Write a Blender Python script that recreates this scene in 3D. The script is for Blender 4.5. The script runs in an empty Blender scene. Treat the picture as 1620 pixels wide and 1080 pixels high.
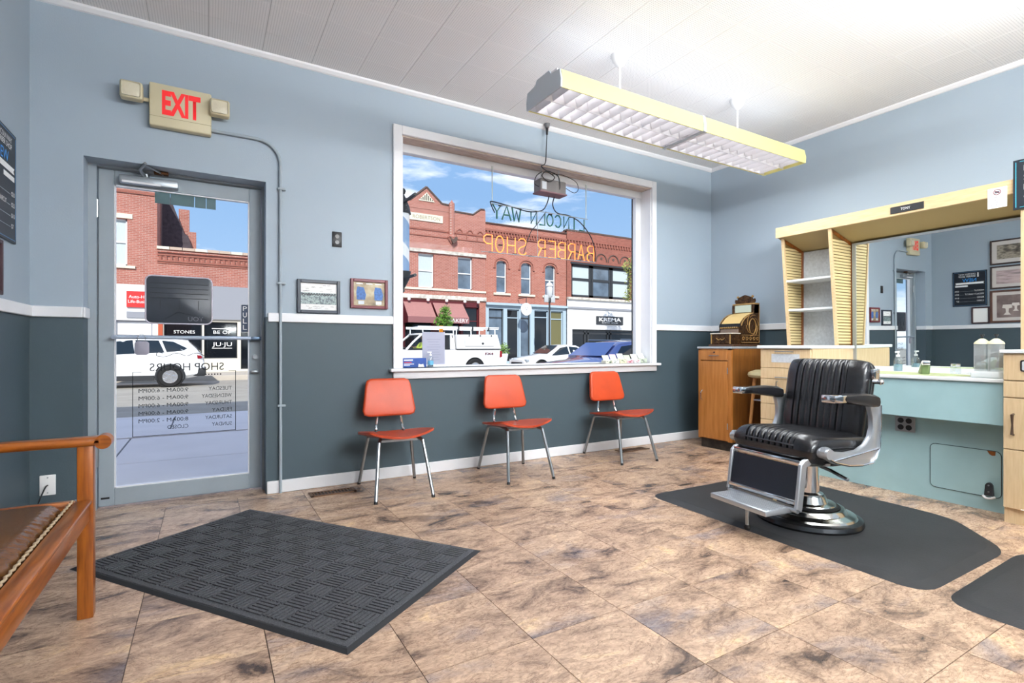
import bpy, bmesh, math, random
from mathutils import Vector, Matrix
random.seed(7)
PI = math.pi
SC = bpy.context.scene
COL = SC.collection

# ---------------------------------------------------------------- camera
cam_d = bpy.data.cameras.new('camera'); cam = bpy.data.objects.new('camera', cam_d); COL.objects.link(cam)
cam.location = (0, 0, 1.04)
cam.rotation_euler = (PI/2, 0, -math.atan2(.5075, .8616))
cam_d.sensor_width = 36; cam_d.lens = 36*820/1620; cam_d.shift_y = 8/1620
cam_d.clip_start = .02; cam_d.clip_end = 500
SC.camera = cam
SC.view_settings.view_transform = 'Standard'; SC.view_settings.look = 'None'
SC.view_settings.gamma = 1; SC.view_settings.use_curve_mapping = False
SC.view_settings.exposure = 0.66

# ---------------------------------------------------------------- sky
W = bpy.data.worlds.new('sky'); SC.world = W; W.use_nodes = True
nt = W.node_tree; nt.nodes.clear()
def nd(t, ty, **k):
    n = t.nodes.new(ty)
    for a, b in k.items(): setattr(n, a, b)
    return n
tc = nd(nt, 'ShaderNodeTexCoord'); sp = nd(nt, 'ShaderNodeSeparateXYZ'); nt.links.new(tc.outputs['Generated'], sp.inputs[0])
rp = nd(nt, 'ShaderNodeValToRGB'); nt.links.new(sp.outputs[2], rp.inputs[0])
rp.color_ramp.elements[0].position = 0.0; rp.color_ramp.elements[0].color = (.27, .39, .56, 1)
rp.color_ramp.elements[1].position = .75; rp.color_ramp.elements[1].color = (.17, .30, .55, 1)
e = rp.color_ramp.elements.new(.28); e.color = (.17, .29, .49, 1)
mp = nd(nt, 'ShaderNodeMapping'); mp.inputs['Scale'].default_value = (2.2, 2.2, 9.0); mp.inputs['Location'].default_value = (.3, .15, .2)
nt.links.new(tc.outputs['Generated'], mp.inputs[0])
nz = nd(nt, 'ShaderNodeTexNoise'); nz.inputs['Scale'].default_value = 1.6; nz.inputs['Detail'].default_value = 7; nz.inputs['Roughness'].default_value = .55
nt.links.new(mp.outputs[0], nz.inputs['Vector'])
cr = nd(nt, 'ShaderNodeValToRGB'); nt.links.new(nz.outputs['Fac'], cr.inputs[0])
cr.color_ramp.elements[0].position = .47; cr.color_ramp.elements[0].color = (0, 0, 0, 1)
cr.color_ramp.elements[1].position = .66; cr.color_ramp.elements[1].color = (.9, .9, .9, 1)
mx = nd(nt, 'ShaderNodeMix', data_type='RGBA'); nt.links.new(cr.outputs[0], mx.inputs[0]); nt.links.new(rp.outputs[0], mx.inputs[6]); mx.inputs[7].default_value = (1, .96, .97, 1)
bg = nd(nt, 'ShaderNodeBackground'); bg.inputs[1].default_value = 1.2; nt.links.new(mx.outputs[2], bg.inputs[0])
ow = nd(nt, 'ShaderNodeOutputWorld'); nt.links.new(bg.outputs[0], ow.inputs[0])

# ---------------------------------------------------------------- sun (from behind the shop, over its roof)
sd = bpy.data.lights.new('sun', 'SUN'); sun = bpy.data.objects.new('sun', sd); COL.objects.link(sun)
sd.energy = 3.3; sd.angle = .009; sd.color = (1, .95, .88)
sun.rotation_euler = Vector((.42, 1.0, -.82)).to_track_quat('-Z', 'Y').to_euler()
LAMP_DOWN, LAMP_UP, LAMP_SIDE = 27.0, 1.5, 1.6           # watts of the front ceiling fixture, downwards, upwards and through each side panel
FILL_DOWN, FILL_UP, FILL_SIDE = 17.0, 24.0, 44.0        # and of the two fill fixtures added out of view

# ---------------------------------------------------------------- helpers
def lin(c):
    if isinstance(c, str): c = tuple(int(c[i:i+2], 16) for i in (0, 2, 4))
    return tuple(((v/255)/12.92 if v/255 <= .04045 else ((v/255+.055)/1.055)**2.4) for v in c[:3]) + (1,)
def mat(name, col, rough=.5, metal=0, var=0, vscale=8, bump=0, bscale=40, spec=.5, col2=None, stretch=(1, 1, 1), coat=0, emit=0, alpha=1, trans=0, ior=1.45, coord='Object', detail=4):
    m = bpy.data.materials.new(name); m.use_nodes = True
    t = m.node_tree; b = t.nodes['Principled BSDF']
    c = lin(col); b.inputs['Base Color'].default_value = c
    b.inputs['Roughness'].default_value = rough; b.inputs['Metallic'].default_value = metal
    b.inputs['Specular IOR Level'].default_value = spec; b.inputs['Coat Weight'].default_value = coat
    b.inputs['Alpha'].default_value = alpha; b.inputs['Transmission Weight'].default_value = trans; b.inputs['IOR'].default_value = ior
    if emit: b.inputs['Emission Color'].default_value = c; b.inputs['Emission Strength'].default_value = emit
    if var or bump or col2:
        x = nd(t, 'ShaderNodeTexCoord'); mpn = nd(t, 'ShaderNodeMapping'); mpn.inputs['Scale'].default_value = stretch
        if coord == 'World':
            g = nd(t, 'ShaderNodeNewGeometry'); t.links.new(g.outputs['Position'], mpn.inputs[0])
        else: t.links.new(x.outputs[coord], mpn.inputs[0])
    if var or col2:
        n = nd(t, 'ShaderNodeTexNoise'); n.inputs['Scale'].default_value = vscale; n.inputs['Detail'].default_value = detail
        t.links.new(mpn.outputs[0], n.inputs['Vector'])
        r = nd(t, 'ShaderNodeValToRGB'); t.links.new(n.outputs['Fac'], r.inputs[0])
        r.color_ramp.elements[0].position = .32; r.color_ramp.elements[1].position = .68
        if col2: r.color_ramp.elements[0].color = lin(col2); r.color_ramp.elements[1].color = c
        else:
            r.color_ramp.elements[0].color = tuple(v*(1-var) for v in c[:3])+(1,); r.color_ramp.elements[1].color = tuple(min(1, v*(1+var)) for v in c[:3])+(1,)
        t.links.new(r.outputs[0], b.inputs['Base Color'])
    if bump:
        n2 = nd(t, 'ShaderNodeTexNoise'); n2.inputs['Scale'].default_value = bscale; n2.inputs['Detail'].default_value = 3
        t.links.new(mpn.outputs[0], n2.inputs['Vector'])
        bp = nd(t, 'ShaderNodeBump'); bp.inputs['Strength'].default_value = bump; bp.inputs['Distance'].default_value = .01
        t.links.new(n2.outputs['Fac'], bp.inputs['Height']); t.links.new(bp.outputs[0], b.inputs['Normal'])
    return m
def pane_mat(name, tint=(1, 1, 1), refl=.06, rough=0):
    m = bpy.data.materials.new(name); m.use_nodes = True; t = m.node_tree; t.nodes.clear()
    o = nd(t, 'ShaderNodeOutputMaterial'); tr = nd(t, 'ShaderNodeBsdfTransparent'); tr.inputs[0].default_value = (*tint, 1)
    g = nd(t, 'ShaderNodeBsdfGlossy'); g.inputs['Roughness'].default_value = rough
    mi = nd(t, 'ShaderNodeMixShader'); mi.inputs[0].default_value = refl
    t.links.new(tr.outputs[0], mi.inputs[1]); t.links.new(g.outputs[0], mi.inputs[2]); t.links.new(mi.outputs[0], o.inputs[0])
    return m

class MB:
    def __init__(s): s.v = []; s.f = []; s.m = []
    def add(s, vs, fs, m=0):
        o = len(s.v); s.v += [tuple(p) for p in vs]; s.f += [tuple(i+o for i in f) for f in fs]; s.m += [m]*len(fs); return s
    def box(s, x0, x1, y0, y1, z0, z1, m=0):
        return s.add([(x0,y0,z0),(x1,y0,z0),(x1,y1,z0),(x0,y1,z0),(x0,y0,z1),(x1,y0,z1),(x1,y1,z1),(x0,y1,z1)],
                     [(0,3,2,1),(4,5,6,7),(0,1,5,4),(1,2,6,5),(2,3,7,6),(3,0,4,7)], m)
    def rbox(s, x0, x1, y0, y1, z0, z1, r=.01, seg=2, m=0):
        bm = bmesh.new(); bmesh.ops.create_cube(bm, size=1)
        for v in bm.verts: v.co = Vector(((x0+x1)/2+v.co.x*(x1-x0), (y0+y1)/2+v.co.y*(y1-y0), (z0+z1)/2+v.co.z*(z1-z0)))
        bmesh.ops.bevel(bm, geom=bm.edges[:], offset=r, segments=seg, profile=.5, affect='EDGES')
        bm.verts.index_update(); vs = [v.co[:] for v in bm.verts]; fs = [[v.index for v in f.verts] for f in bm.faces]; bm.free()
        return s.add(vs, fs, m)
    def tube(s, pts, r, n=8, closed=False, m=0, caps=True):
        P = [Vector(p) for p in pts]; k = len(P); rs = r if isinstance(r, (list, tuple)) else [r]*k
        vs = []; up = None
        for i, p in enumerate(P):
            if closed: d = P[(i+1) % k]-P[i-1]
            else: d = P[min(i+1, k-1)]-P[max(i-1, 0)]
            d = d.normalized() if d.length > 1e-9 else Vector((0, 0, 1))
            if up is None: up = Vector((0, 0, 1)) if abs(d.z) < .9 else Vector((1, 0, 0))
            a = d.cross(up); a = a.normalized() if a.length > 1e-6 else d.orthogonal().normalized()
            b = a.cross(d).normalized(); up = b
            for j in range(n):
                t = 2*PI*j/n; vs.append(p+(a*math.cos(t)+b*math.sin(t))*rs[i])
        fs = []
        for i in range(k if closed else k-1):
            for j in range(n):
                fs.append((i*n+j, i*n+(j+1) % n, ((i+1) % k)*n+(j+1) % n, ((i+1) % k)*n+j))
        if caps and not closed: fs.append(tuple(range(n-1, -1, -1))); fs.append(tuple((k-1)*n+j for j in range(n)))
        return s.add(vs, fs, m)
    def cyl(s, p0, p1, r0, r1=None, n=16, m=0): return s.tube([p0, p1], [r0, r0 if r1 is None else r1], n, m=m)
    def lathe(s, prof, c=(0, 0, 0), n=24, m=0, a0=0, a1=2*PI, caps=True):
        full = abs(a1-a0-2*PI) < 1e-6; k = n if full else n+1; vs = []; fs = []
        for r, z in prof:
            for j in range(k):
                t = a0+(a1-a0)*j/n; vs.append((c[0]+r*math.cos(t), c[1]+r*math.sin(t), c[2]+z))
        for i in range(len(prof)-1):
            for j in range(n): fs.append((i*k+j, i*k+(j+1) % k, (i+1)*k+(j+1) % k, (i+1)*k+j))
        if full and caps:
            if prof[0][0] > 1e-4: fs.append(tuple(range(k-1, -1, -1)))
            if prof[-1][0] > 1e-4: fs.append(tuple((len(prof)-1)*k+j for j in range(k)))
        return s.add(vs, fs, m)
    def prism(s, poly, ax, a, b, m=0):      # poly in the two other axes (in x,y,z order), extruded along ax from a to b
        def pt(p, q): return (q, p[0], p[1]) if ax == 'x' else ((p[0], q, p[1]) if ax == 'y' else (p[0], p[1], q))
        k = len(poly); vs = [pt(p, a) for p in poly]+[pt(p, b) for p in poly]
        fs = [(i, (i+1) % k, k+(i+1) % k, k+i) for i in range(k)]+[tuple(range(k-1, -1, -1)), tuple(range(k, 2*k))]
        return s.add(vs, fs, m)
    def quad(s, a, b, c, d, m=0): return s.add([a, b, c, d], [(0, 1, 2, 3)], m)
    def xf(s, M, i0=0):
        for i in range(i0, len(s.v)): s.v[i] = tuple(M @ Vector(s.v[i]))
        return s
    def mesh(s, name, mats, smooth=True, ang=.6):
        me = bpy.data.meshes.new(name); me.from_pydata(s.v, [], s.f)
        bm = bmesh.new(); bm.from_mesh(me); bmesh.ops.recalc_face_normals(bm, faces=bm.faces[:]); bm.to_mesh(me); bm.free()
        for x in (mats if isinstance(mats, (list, tuple)) else [mats]): me.materials.append(x)
        for p, mi in zip(me.polygons, s.m): p.material_index = mi
        if smooth:
            me.polygons.foreach_set('use_smooth', [True]*len(me.polygons)); me.set_sharp_from_angle(angle=ang)
        return me
    def build(s, name, mats, parent=None, smooth=True, ang=.6, label=None):
        o = bpy.data.objects.new(name, s.mesh(name, mats, smooth, ang)); COL.objects.link(o)
        if parent: o.parent = parent
        if label: o['label'] = label
        return o
def tag(o, label, cat, group=None):
    o['label'] = label; o['category'] = cat
    if group: o['group'] = group
    return o
def thing(name, label, cat, loc=(0, 0, 0), rz=0, group=None):
    o = bpy.data.objects.new(name, None); COL.objects.link(o); o.empty_display_size = .1
    o.location = loc; o.rotation_euler = (0, 0, rz)
    return tag(o, label, cat, group)
def struct(o): o['kind'] = 'structure'; return o
def copy_tree(o, parent=None):
    c = o.copy(); COL.objects.link(c)
    if parent: c.parent = parent
    for ch in list(o.children): copy_tree(ch, c)
    return c
def inst(me, name, parent, loc, rz=0):
    o = bpy.data.objects.new(name, me); COL.objects.link(o); o.parent = parent; o.location = loc; o.rotation_euler = (0, 0, rz); return o
def text(s, size, m, parent, org, xa=(1, 0, 0), ya=(0, 0, 1), name='lettering', depth=.001, width=None, align='LEFT', height=None, bold=0, space=1):
    cu = bpy.data.curves.new(name, 'FONT'); cu.body = s; cu.size = 1; cu.extrude = .0; cu.align_x = align; cu.offset = bold; cu.space_character = space; cu.resolution_u = 3
    ob = bpy.data.objects.new(name, cu); COL.objects.link(ob)
    dg = bpy.context.evaluated_depsgraph_get(); me = bpy.data.meshes.new_from_object(ob.evaluated_get(dg))
    bpy.data.objects.remove(ob); bpy.data.curves.remove(cu)
    xs = [v.co.x for v in me.vertices] or [0, 1]; ys = [v.co.y for v in me.vertices] or [0, 1]
    sx = sy = size
    if width: sx = width/max(1e-6, max(xs)-min(xs))
    if height: sy = height/max(1e-6, max(ys)-min(ys))
    if width and not height: sy = size
    xa = Vector(xa).normalized(); ya = Vector(ya).normalized(); na = xa.cross(ya); x0 = min(xs) if align == 'LEFT' else 0
    o = Vector(org)
    for v in me.vertices: v.co = o+xa*((v.co.x-x0)*sx)+ya*(v.co.y*sy)+na*depth
    me.materials.clear(); me.materials.append(m)
    ob = bpy.data.objects.new(name, me); COL.objects.link(ob)
    if parent: ob.parent = parent
    return ob
def arc(cx, cy, r, a0, a1, n): return [(cx+r*math.cos(a0+(a1-a0)*i/n), cy+r*math.sin(a0+(a1-a0)*i/n)) for i in range(n+1)]
def rrect(x0, x1, y0, y1, r, n=4):
    return arc(x1-r, y1-r, r, 0, PI/2, n)+arc(x0+r, y1-r, r, PI/2, PI, n)+arc(x0+r, y0+r, r, PI, 1.5*PI, n)+arc(x1-r, y0+r, r, 1.5*PI, 2*PI, n)
def smooth_path(pts, n=6):
    P = [Vector(p) for p in pts]; out = []
    for i in range(len(P)-1):
        a = P[max(i-1, 0)]; b = P[i]; c = P[i+1]; d = P[min(i+2, len(P)-1)]
        for j in range(n):
            t = j/n; out.append(.5*((2*b)+(c-a)*t+(2*a-5*b+4*c-d)*t*t+(3*b-a-3*c+d)*t**3))
    out.append(P[-1]); return out

# ---------------------------------------------------------------- materials
M_TRIM = mat('white_gloss_paint', 'e6e7ea', .4, var=.03, vscale=3)
M_FRAME = mat('grey_blue_paint', '98a3ab', .45, var=.04, vscale=5)
M_ALU = mat('brushed_aluminium', 'a9b0b6', .38, .7, var=.06, vscale=4, stretch=(1, 1, .1))
M_CHROME = mat('chrome', 'd8dadd', .12, 1)
M_STEEL = mat('dull_steel', '9da2a6', .32, .9)
M_CAST = mat('cast_aluminium', 'b9bec3', .34, .75, bump=.03, bscale=120)
M_LEATHER = mat('black_leather', '1c1c1f', .24, spec=.65, bump=.06, bscale=160)
M_BLACK = mat('black_plastic', '1b1c1f', .4)
M_RUBBER = mat('black_rubber', '1c1c1d', .75, bump=.1, bscale=90)
M_ORANGE = mat('orange_vinyl', 'b8421b', .40, var=.10, vscale=6, bump=.03, bscale=200)
M_ORANGE2 = mat('orange_moulded_seat', 'b9482a', .32, col2='9c3c24', vscale=9)
M_OAK = mat('varnished_oak', 'a8601f', .3, col2='7d3f10', vscale=5, stretch=(14, 14, 1.2), coat=.3)
M_OAKX = mat('varnished_oak_cross', 'a8601f', .3, col2='7d3f10', vscale=5, stretch=(1.2, 14, 14), coat=.3)
M_OAKY = mat('varnished_oak_rail', 'a8601f', .3, col2='7d3f10', vscale=5, stretch=(14, 1.2, 14), coat=.3)
M_BRLEATHER = mat('brown_leather', '63401f', .22, var=.10, vscale=12, bump=.1, bscale=60)
M_CABWOOD = mat('orange_birch', 'b97a3c', .4, col2='a2652b', vscale=4, stretch=(9, 9, .9))
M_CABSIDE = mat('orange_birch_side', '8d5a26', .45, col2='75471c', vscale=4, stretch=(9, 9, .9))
M_BEIGE = mat('beige_laminate', 'd6bd97', .45, col2='cbaf87', vscale=9, stretch=(12, 12, 1))
M_BEIGEX = mat('beige_laminate_edge', 'dcc096', .45, col2='d2b386', vscale=9, stretch=(10, 1, 10))
M_SOFFIT = mat('tan_board', 'b09b6c', .7, bump=.05, bscale=80)
M_CANE = mat('woven_cane', 'd9c592', .6, bump=.2, bscale=150); M_CANED = mat('cane_backing', '7a6034', .7)
M_LAMTOP = mat('white_laminate', 'dfe2e2', .35, var=.02)
M_GREYLAM = mat('speckled_grey_laminate', 'c3c8cc', .5, var=.10, vscale=45)
M_TEAL = mat('pale_teal_laminate', '9fbfc2', .42, var=.05, vscale=5)
M_WHITE = mat('white', 'eeeeee', .5)
M_PAPER = mat('paper', 'f0f0ef', .7)
M_DARK = mat('near_black', '0d0e10', .5)
M_REG = mat('ornate_bronze', '5a3d22', .38, .55, col2='2c1c10', vscale=38, bump=1.0, bscale=55)
M_REGL = mat('bronze_highlight', 'b08a54', .35, .6, var=.2, vscale=30)
M_YELLOW = mat('aged_yellow_plastic', 'eae39a', .4, emit=.04)
M_LOUVRE = mat('white_louvre', 'f1f1f5', .35)
M_IVORY = mat('ivory_plastic', 'cdc4a4', .45, var=.03)
M_GLASS = pane_mat('window_glass', (.98, .99, .985), .001)
M_MIRROR = mat('mirror_silver', 'e9efee', .01, 1)
M_CLEAR = pane_mat('clear_jar_glass', (.90, .94, .95), .16, .02)
M_TUBE = mat('fluorescent_tube', 'ffffff', .3, emit=3.2)
M_WOODBROWN = mat('stained_window_head', 'c9bab0', .6, col2='b09a88', vscale=6, stretch=(1.5, 10, 14))
M_RED = mat('exit_red', 'e0282c', .4, emit=.25)
# ================================================================= ROOM
XL, XR, YF, YB, ZC = -.89, 5.07, 4.03, -4.6, 3.10
YO = 4.30                                   # outside face of the shop front
DX0, DX1, DZ = -.645, .36, 2.20             # door opening
WX0, WX1, WZ0, WZ1 = 1.345, 4.105, .865, 2.735   # window opening
def wall_mat():
    m = bpy.data.materials.new('two_tone_wall_paint'); m.use_nodes = True; t = m.node_tree; b = t.nodes['Principled BSDF']
    g = nd(t, 'ShaderNodeNewGeometry'); s = nd(t, 'ShaderNodeSeparateXYZ'); t.links.new(g.outputs['Position'], s.inputs[0])
    gt = nd(t, 'ShaderNodeMath', operation='GREATER_THAN'); gt.inputs[1].default_value = 1.25; t.links.new(s.outputs[2], gt.inputs[0])
    n = nd(t, 'ShaderNodeTexNoise'); n.inputs['Scale'].default_value = 1.3; n.inputs['Detail'].default_value = 5; t.links.new(g.outputs['Position'], n.inputs['Vector'])
    r = nd(t, 'ShaderNodeMapRange'); r.inputs[3].default_value = .95; r.inputs[4].default_value = 1.05; t.links.new(n.outputs['Fac'], r.inputs[0])
    mxn = nd(t, 'ShaderNodeMix', data_type='RGBA'); t.links.new(gt.outputs[0], mxn.inputs[0]); mxn.inputs[6].default_value = lin('42525a'); mxn.inputs[7].default_value = lin('9dabb7')
    ml = nd(t, 'ShaderNodeVectorMath', operation='SCALE'); t.links.new(mxn.outputs[2], ml.inputs[0]); t.links.new(r.outputs[0], ml.inputs['Scale'])
    t.links.new(ml.outputs[0], b.inputs['Base Color']); b.inputs['Roughness'].default_value = .55
    n2 = nd(t, 'ShaderNodeTexNoise'); n2.inputs['Scale'].default_value = 130; t.links.new(g.outputs['Position'], n2.inputs['Vector'])
    bp = nd(t, 'ShaderNodeBump'); bp.inputs['Strength'].default_value = .12; bp.inputs['Distance'].default_value = .004; t.links.new(n2.outputs['Fac'], bp.inputs['Height']); t.links.new(bp.outputs[0], b.inputs['Normal'])
    return m
M_WALL = wall_mat()
def cells(mb, x0, x1, z0, z1, holes, y0, y1):
    xs = sorted({x0, x1, *[h[0] for h in holes], *[h[1] for h in holes]}); zs = sorted({z0, z1, *[h[2] for h in holes], *[h[3] for h in holes]})
    for a, b in zip(xs, xs[1:]):
        for c, d in zip(zs, zs[1:]):
            if a < x0 or b > x1 or c < z0 or d > z1: continue
            mxx, mz = (a+b)/2, (c+d)/2
            if any(h[0] < mxx < h[1] and h[2] < mz < h[3] for h in holes): continue
            mb.box(a, b, y0, y1, c, d)
    return mb
mb = cells(MB(), XL-.2, XR+.2, 0, ZC+.02, [(DX0, DX1, 0, DZ), (WX0, WX1, WZ0, WZ1)], YF, YO)
struct(mb.build('wall_front', M_WALL, smooth=False))
struct(MB().box(XL-.2, XL, YB, YF, 0, ZC+.02).build('wall_left', M_WALL, smooth=False))
struct(MB().box(XR, XR+.2, YB, YF, 0, ZC+.02).build('wall_right', M_WALL, smooth=False))
struct(MB().box(XL-.2, XR+.2, YB-.2, YB, 0, ZC+.02).build('wall_back', M_WALL, smooth=False))

# floor: slab plus separate vinyl tiles
def floor_mat():
    m = bpy.data.materials.new('slate_look_vinyl_tile'); m.use_nodes = True; t = m.node_tree; b = t.nodes['Principled BSDF']; L = t.links.new
    g = nd(t, 'ShaderNodeNewGeometry'); oi = nd(t, 'ShaderNodeObjectInfo')
    sc = nd(t, 'ShaderNodeMath', operation='MULTIPLY'); sc.inputs[1].default_value = 17; L(oi.outputs['Random'], sc.inputs[0])
    cb = nd(t, 'ShaderNodeCombineXYZ'); L(sc.outputs[0], cb.inputs[2])
    ad = nd(t, 'ShaderNodeVectorMath', operation='ADD'); L(g.outputs['Position'], ad.inputs[0]); L(cb.outputs[0], ad.inputs[1])
    mpn = nd(t, 'ShaderNodeMapping'); mpn.inputs['Rotation'].default_value = (0, 0, .5); mpn.inputs['Scale'].default_value = (.85, 1.7, 1); L(ad.outputs[0], mpn.inputs[0])
    def noise(s, d, ro, di=0):
        n = nd(t, 'ShaderNodeTexNoise'); n.inputs['Scale'].default_value = s; n.inputs['Detail'].default_value = d; n.inputs['Roughness'].default_value = ro; n.inputs['Distortion'].default_value = di
        L(mpn.outputs[0], n.inputs['Vector']); return n
    n1 = noise(3.6, 8, .66, .8); n2 = noise(2.4, 6, .6, .5); n3 = noise(24, 12, .78, 1.8); n4 = noise(7, 9, .62, 2.2)
    r1 = nd(t, 'ShaderNodeValToRGB'); L(n1.outputs['Fac'], r1.inputs[0]); els = r1.color_ramp.elements
    els[0].position = .32; els[0].color = lin('4c3c34'); els[1].position = .70; els[1].color = lin('e2c097')
    for p, c in ((.40, '937a67'), (.50, 'bd9f87'), (.60, 'cfb196')): q = els.new(p); q.color = lin(c)
    r2 = nd(t, 'ShaderNodeValToRGB'); L(n2.outputs['Fac'], r2.inputs[0]); r2.color_ramp.elements[0].position = .55; r2.color_ramp.elements[1].position = .74
    r2.color_ramp.elements[0].color = (0, 0, 0, 1); r2.color_ramp.elements[1].color = (.75, .75, .75, 1)
    m1 = nd(t, 'ShaderNodeMix', data_type='RGBA'); L(r2.outputs[0], m1.inputs[0]); L(r1.outputs[0], m1.inputs[6]); m1.inputs[7].default_value = lin('817d87')
    r3 = nd(t, 'ShaderNodeValToRGB'); L(n3.outputs['Fac'], r3.inputs[0]); r3.color_ramp.elements[0].position = .34; r3.color_ramp.elements[1].position = .56
    r3.color_ramp.elements[0].color = (.50, .46, .44, 1); r3.color_ramp.elements[1].color = (1.08, 1.06, 1.03, 1)
    m2 = nd(t, 'ShaderNodeMix', data_type='RGBA', blend_type='MULTIPLY'); m2.inputs[0].default_value = 1; L(m1.outputs[2], m2.inputs[6]); L(r3.outputs[0], m2.inputs[7])
    sb = nd(t, 'ShaderNodeMath', operation='SUBTRACT'); sb.inputs[1].default_value = .5; L(n4.outputs['Fac'], sb.inputs[0]); ab_ = nd(t, 'ShaderNodeMath', operation='ABSOLUTE'); L(sb.outputs[0], ab_.inputs[0])
    r4 = nd(t, 'ShaderNodeValToRGB'); L(ab_.outputs[0], r4.inputs[0]); r4.color_ramp.elements[0].position = .0; r4.color_ramp.elements[1].position = .022; r4.color_ramp.elements[0].color = (.62, .57, .54, 1); r4.color_ramp.elements[1].color = (1, 1, 1, 1)
    m3 = nd(t, 'ShaderNodeMix', data_type='RGBA', blend_type='MULTIPLY'); m3.inputs[0].default_value = 1; L(m2.outputs[2], m3.inputs[6]); L(r4.outputs[0], m3.inputs[7])
    L(m3.outputs[2], b.inputs['Base Color'])
    b.inputs['Roughness'].default_value = .26; b.inputs['Specular IOR Level'].default_value = .5
    bp = nd(t, 'ShaderNodeBump'); bp.inputs['Strength'].default_value = .35; bp.inputs['Distance'].default_value = .006; L(n3.outputs['Fac'], bp.inputs['Height']); L(bp.outputs[0], b.inputs['Normal'])
    return m
M_FLOOR = floor_mat(); M_GROUT = mat('dark_tile_joint', '4a3b33', .8)
floor = struct(MB().box(XL-.2, XR+.2, YB-.2, YO, -.1, -.003).build('floor', M_GROUT, smooth=False))
TP = .409; tx0, ty0 = 1.0-TP*5, 1.553-TP*16
me_full = None; G = .0014
for i in range(-1, 16):
    for j in range(0, 26):
        a, b = tx0+i*TP, tx0+(i+1)*TP; c, d = ty0+j*TP, ty0+(j+1)*TP
        a, b, c, d = max(a, XL), min(b, XR), max(c, YB), min(d, YF)
        if b-a < .02 or d-c < .02: continue
        if j < 10: continue
        w, h = b-a-2*G, d-c-2*G
        if abs(b-a-TP) < 1e-6 and abs(d-c-TP) < 1e-6:
            if me_full is None: me_full = MB().box(-w/2, w/2, -h/2, h/2, -.004, 0).mesh('floor_tile', M_FLOOR, smooth=False)
            me = me_full
        else: me = MB().box(-w/2, w/2, -h/2, h/2, -.004, 0).mesh('floor_tile', M_FLOOR, smooth=False)
        inst(me, 'floor_tile', floor, ((a+b)/2, (c+d)/2, 0))
MB().box(XL, XR, YB, ty0+10*TP-.001, -.003, 0).build('rear_tile_field', M_FLOOR, floor, smooth=False)
MB().box(DX0, DX1, YF, YO+.02, -.003, 0.0).build('threshold', M_FLOOR, floor, smooth=False)

# ceiling: perforated tiles
def ceil_mat():
    m = bpy.data.materials.new('perforated_ceiling_tile'); m.use_nodes = True; t = m.node_tree; b = t.nodes['Principled BSDF']; L = t.links.new
    x = nd(t, 'ShaderNodeTexCoord')
    sc = nd(t, 'ShaderNodeVectorMath', operation='SCALE'); sc.inputs['Scale'].default_value = 1/.0148; L(x.outputs['Object'], sc.inputs[0])
    fr = nd(t, 'ShaderNodeVectorMath', operation='FRACTION'); L(sc.outputs[0], fr.inputs[0])
    s = nd(t, 'ShaderNodeSeparateXYZ'); L(fr.outputs[0], s.inputs[0])
    cb = nd(t, 'ShaderNodeCombineXYZ'); L(s.outputs[0], cb.inputs[0]); L(s.outputs[1], cb.inputs[1])
    ds = nd(t, 'ShaderNodeVectorMath', operation='DISTANCE'); ds.inputs[1].default_value = (.5, .5, 0); L(cb.outputs[0], ds.inputs[0])
    lt = nd(t, 'ShaderNodeMath', operation='LESS_THAN'); lt.inputs[1].default_value = .23; L(ds.outputs['Value'], lt.inputs[0])
    so = nd(t, 'ShaderNodeSeparateXYZ'); L(x.outputs['Object'], so.inputs[0])
    prev = lt.outputs[0]
    for k in (0, 1):
        ab = nd(t, 'ShaderNodeMath', operation='ABSOLUTE'); L(so.outputs[k], ab.inputs[0])
        l2 = nd(t, 'ShaderNodeMath', operation='LESS_THAN'); l2.inputs[1].default_value = .1555; L(ab.outputs[0], l2.inputs[0])
        mu = nd(t, 'ShaderNodeMath', operation='MULTIPLY'); L(prev, mu.inputs[0]); L(l2.outputs[0], mu.inputs[1]); prev = mu.outputs[0]
    mi = nd(t, 'ShaderNodeMix', data_type='RGBA'); L(prev, mi.inputs[0]); mi.inputs[6].default_value = lin('f6f6f6'); mi.inputs[7].default_value = lin('cfd0d1')
    L(mi.outputs[2], b.inputs['Base Color']); b.inputs['Roughness'].default_value = .7
    return m
M_CEIL = ceil_mat(); M_CEILP = mat('white_ceiling_paint', 'f2f2f2', .7); M_JOINT = mat('ceiling_joint', '8c8c8c', .8)
ceiling = struct(MB().box(XL-.2, XR+.2, YB-.2, YO, ZC+.004, ZC+.2).build('ceiling', M_JOINT, smooth=False))
CP = .3233; cx0, cy1 = .011-CP*3, YF-CP*.02
ct = None
for i in range(19):
    for j in range(13):
        a = cx0+i*CP; d = 2.125+CP*6-j*CP
        b, c = a+CP, d-CP; a, b, c, d = max(a, XL), min(b, XR), c, min(d, YF)
        if b-a < .02 or d-c < .02: continue
        gx, gy = .0014, .0009
        full = abs(b-a-CP) < 1e-6 and abs(d-c-CP) < 1e-6
        if full and ct: me = ct
        else:
            me = MB().box(-(b-a)/2+gx, (b-a)/2-gx, -(d-c)/2+gy, (d-c)/2-gy, 0, .012).mesh('ceiling_tile', M_CEIL, smooth=False)
            if full: ct = me
        inst(me, 'ceiling_tile', ceiling, ((a+b)/2, (c+d)/2, ZC))
MB().box(XL, XR, YB, 2.125-CP*7-.001, ZC, ZC+.012).build('rear_ceiling_field', M_CEILP, ceiling, smooth=False)

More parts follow.
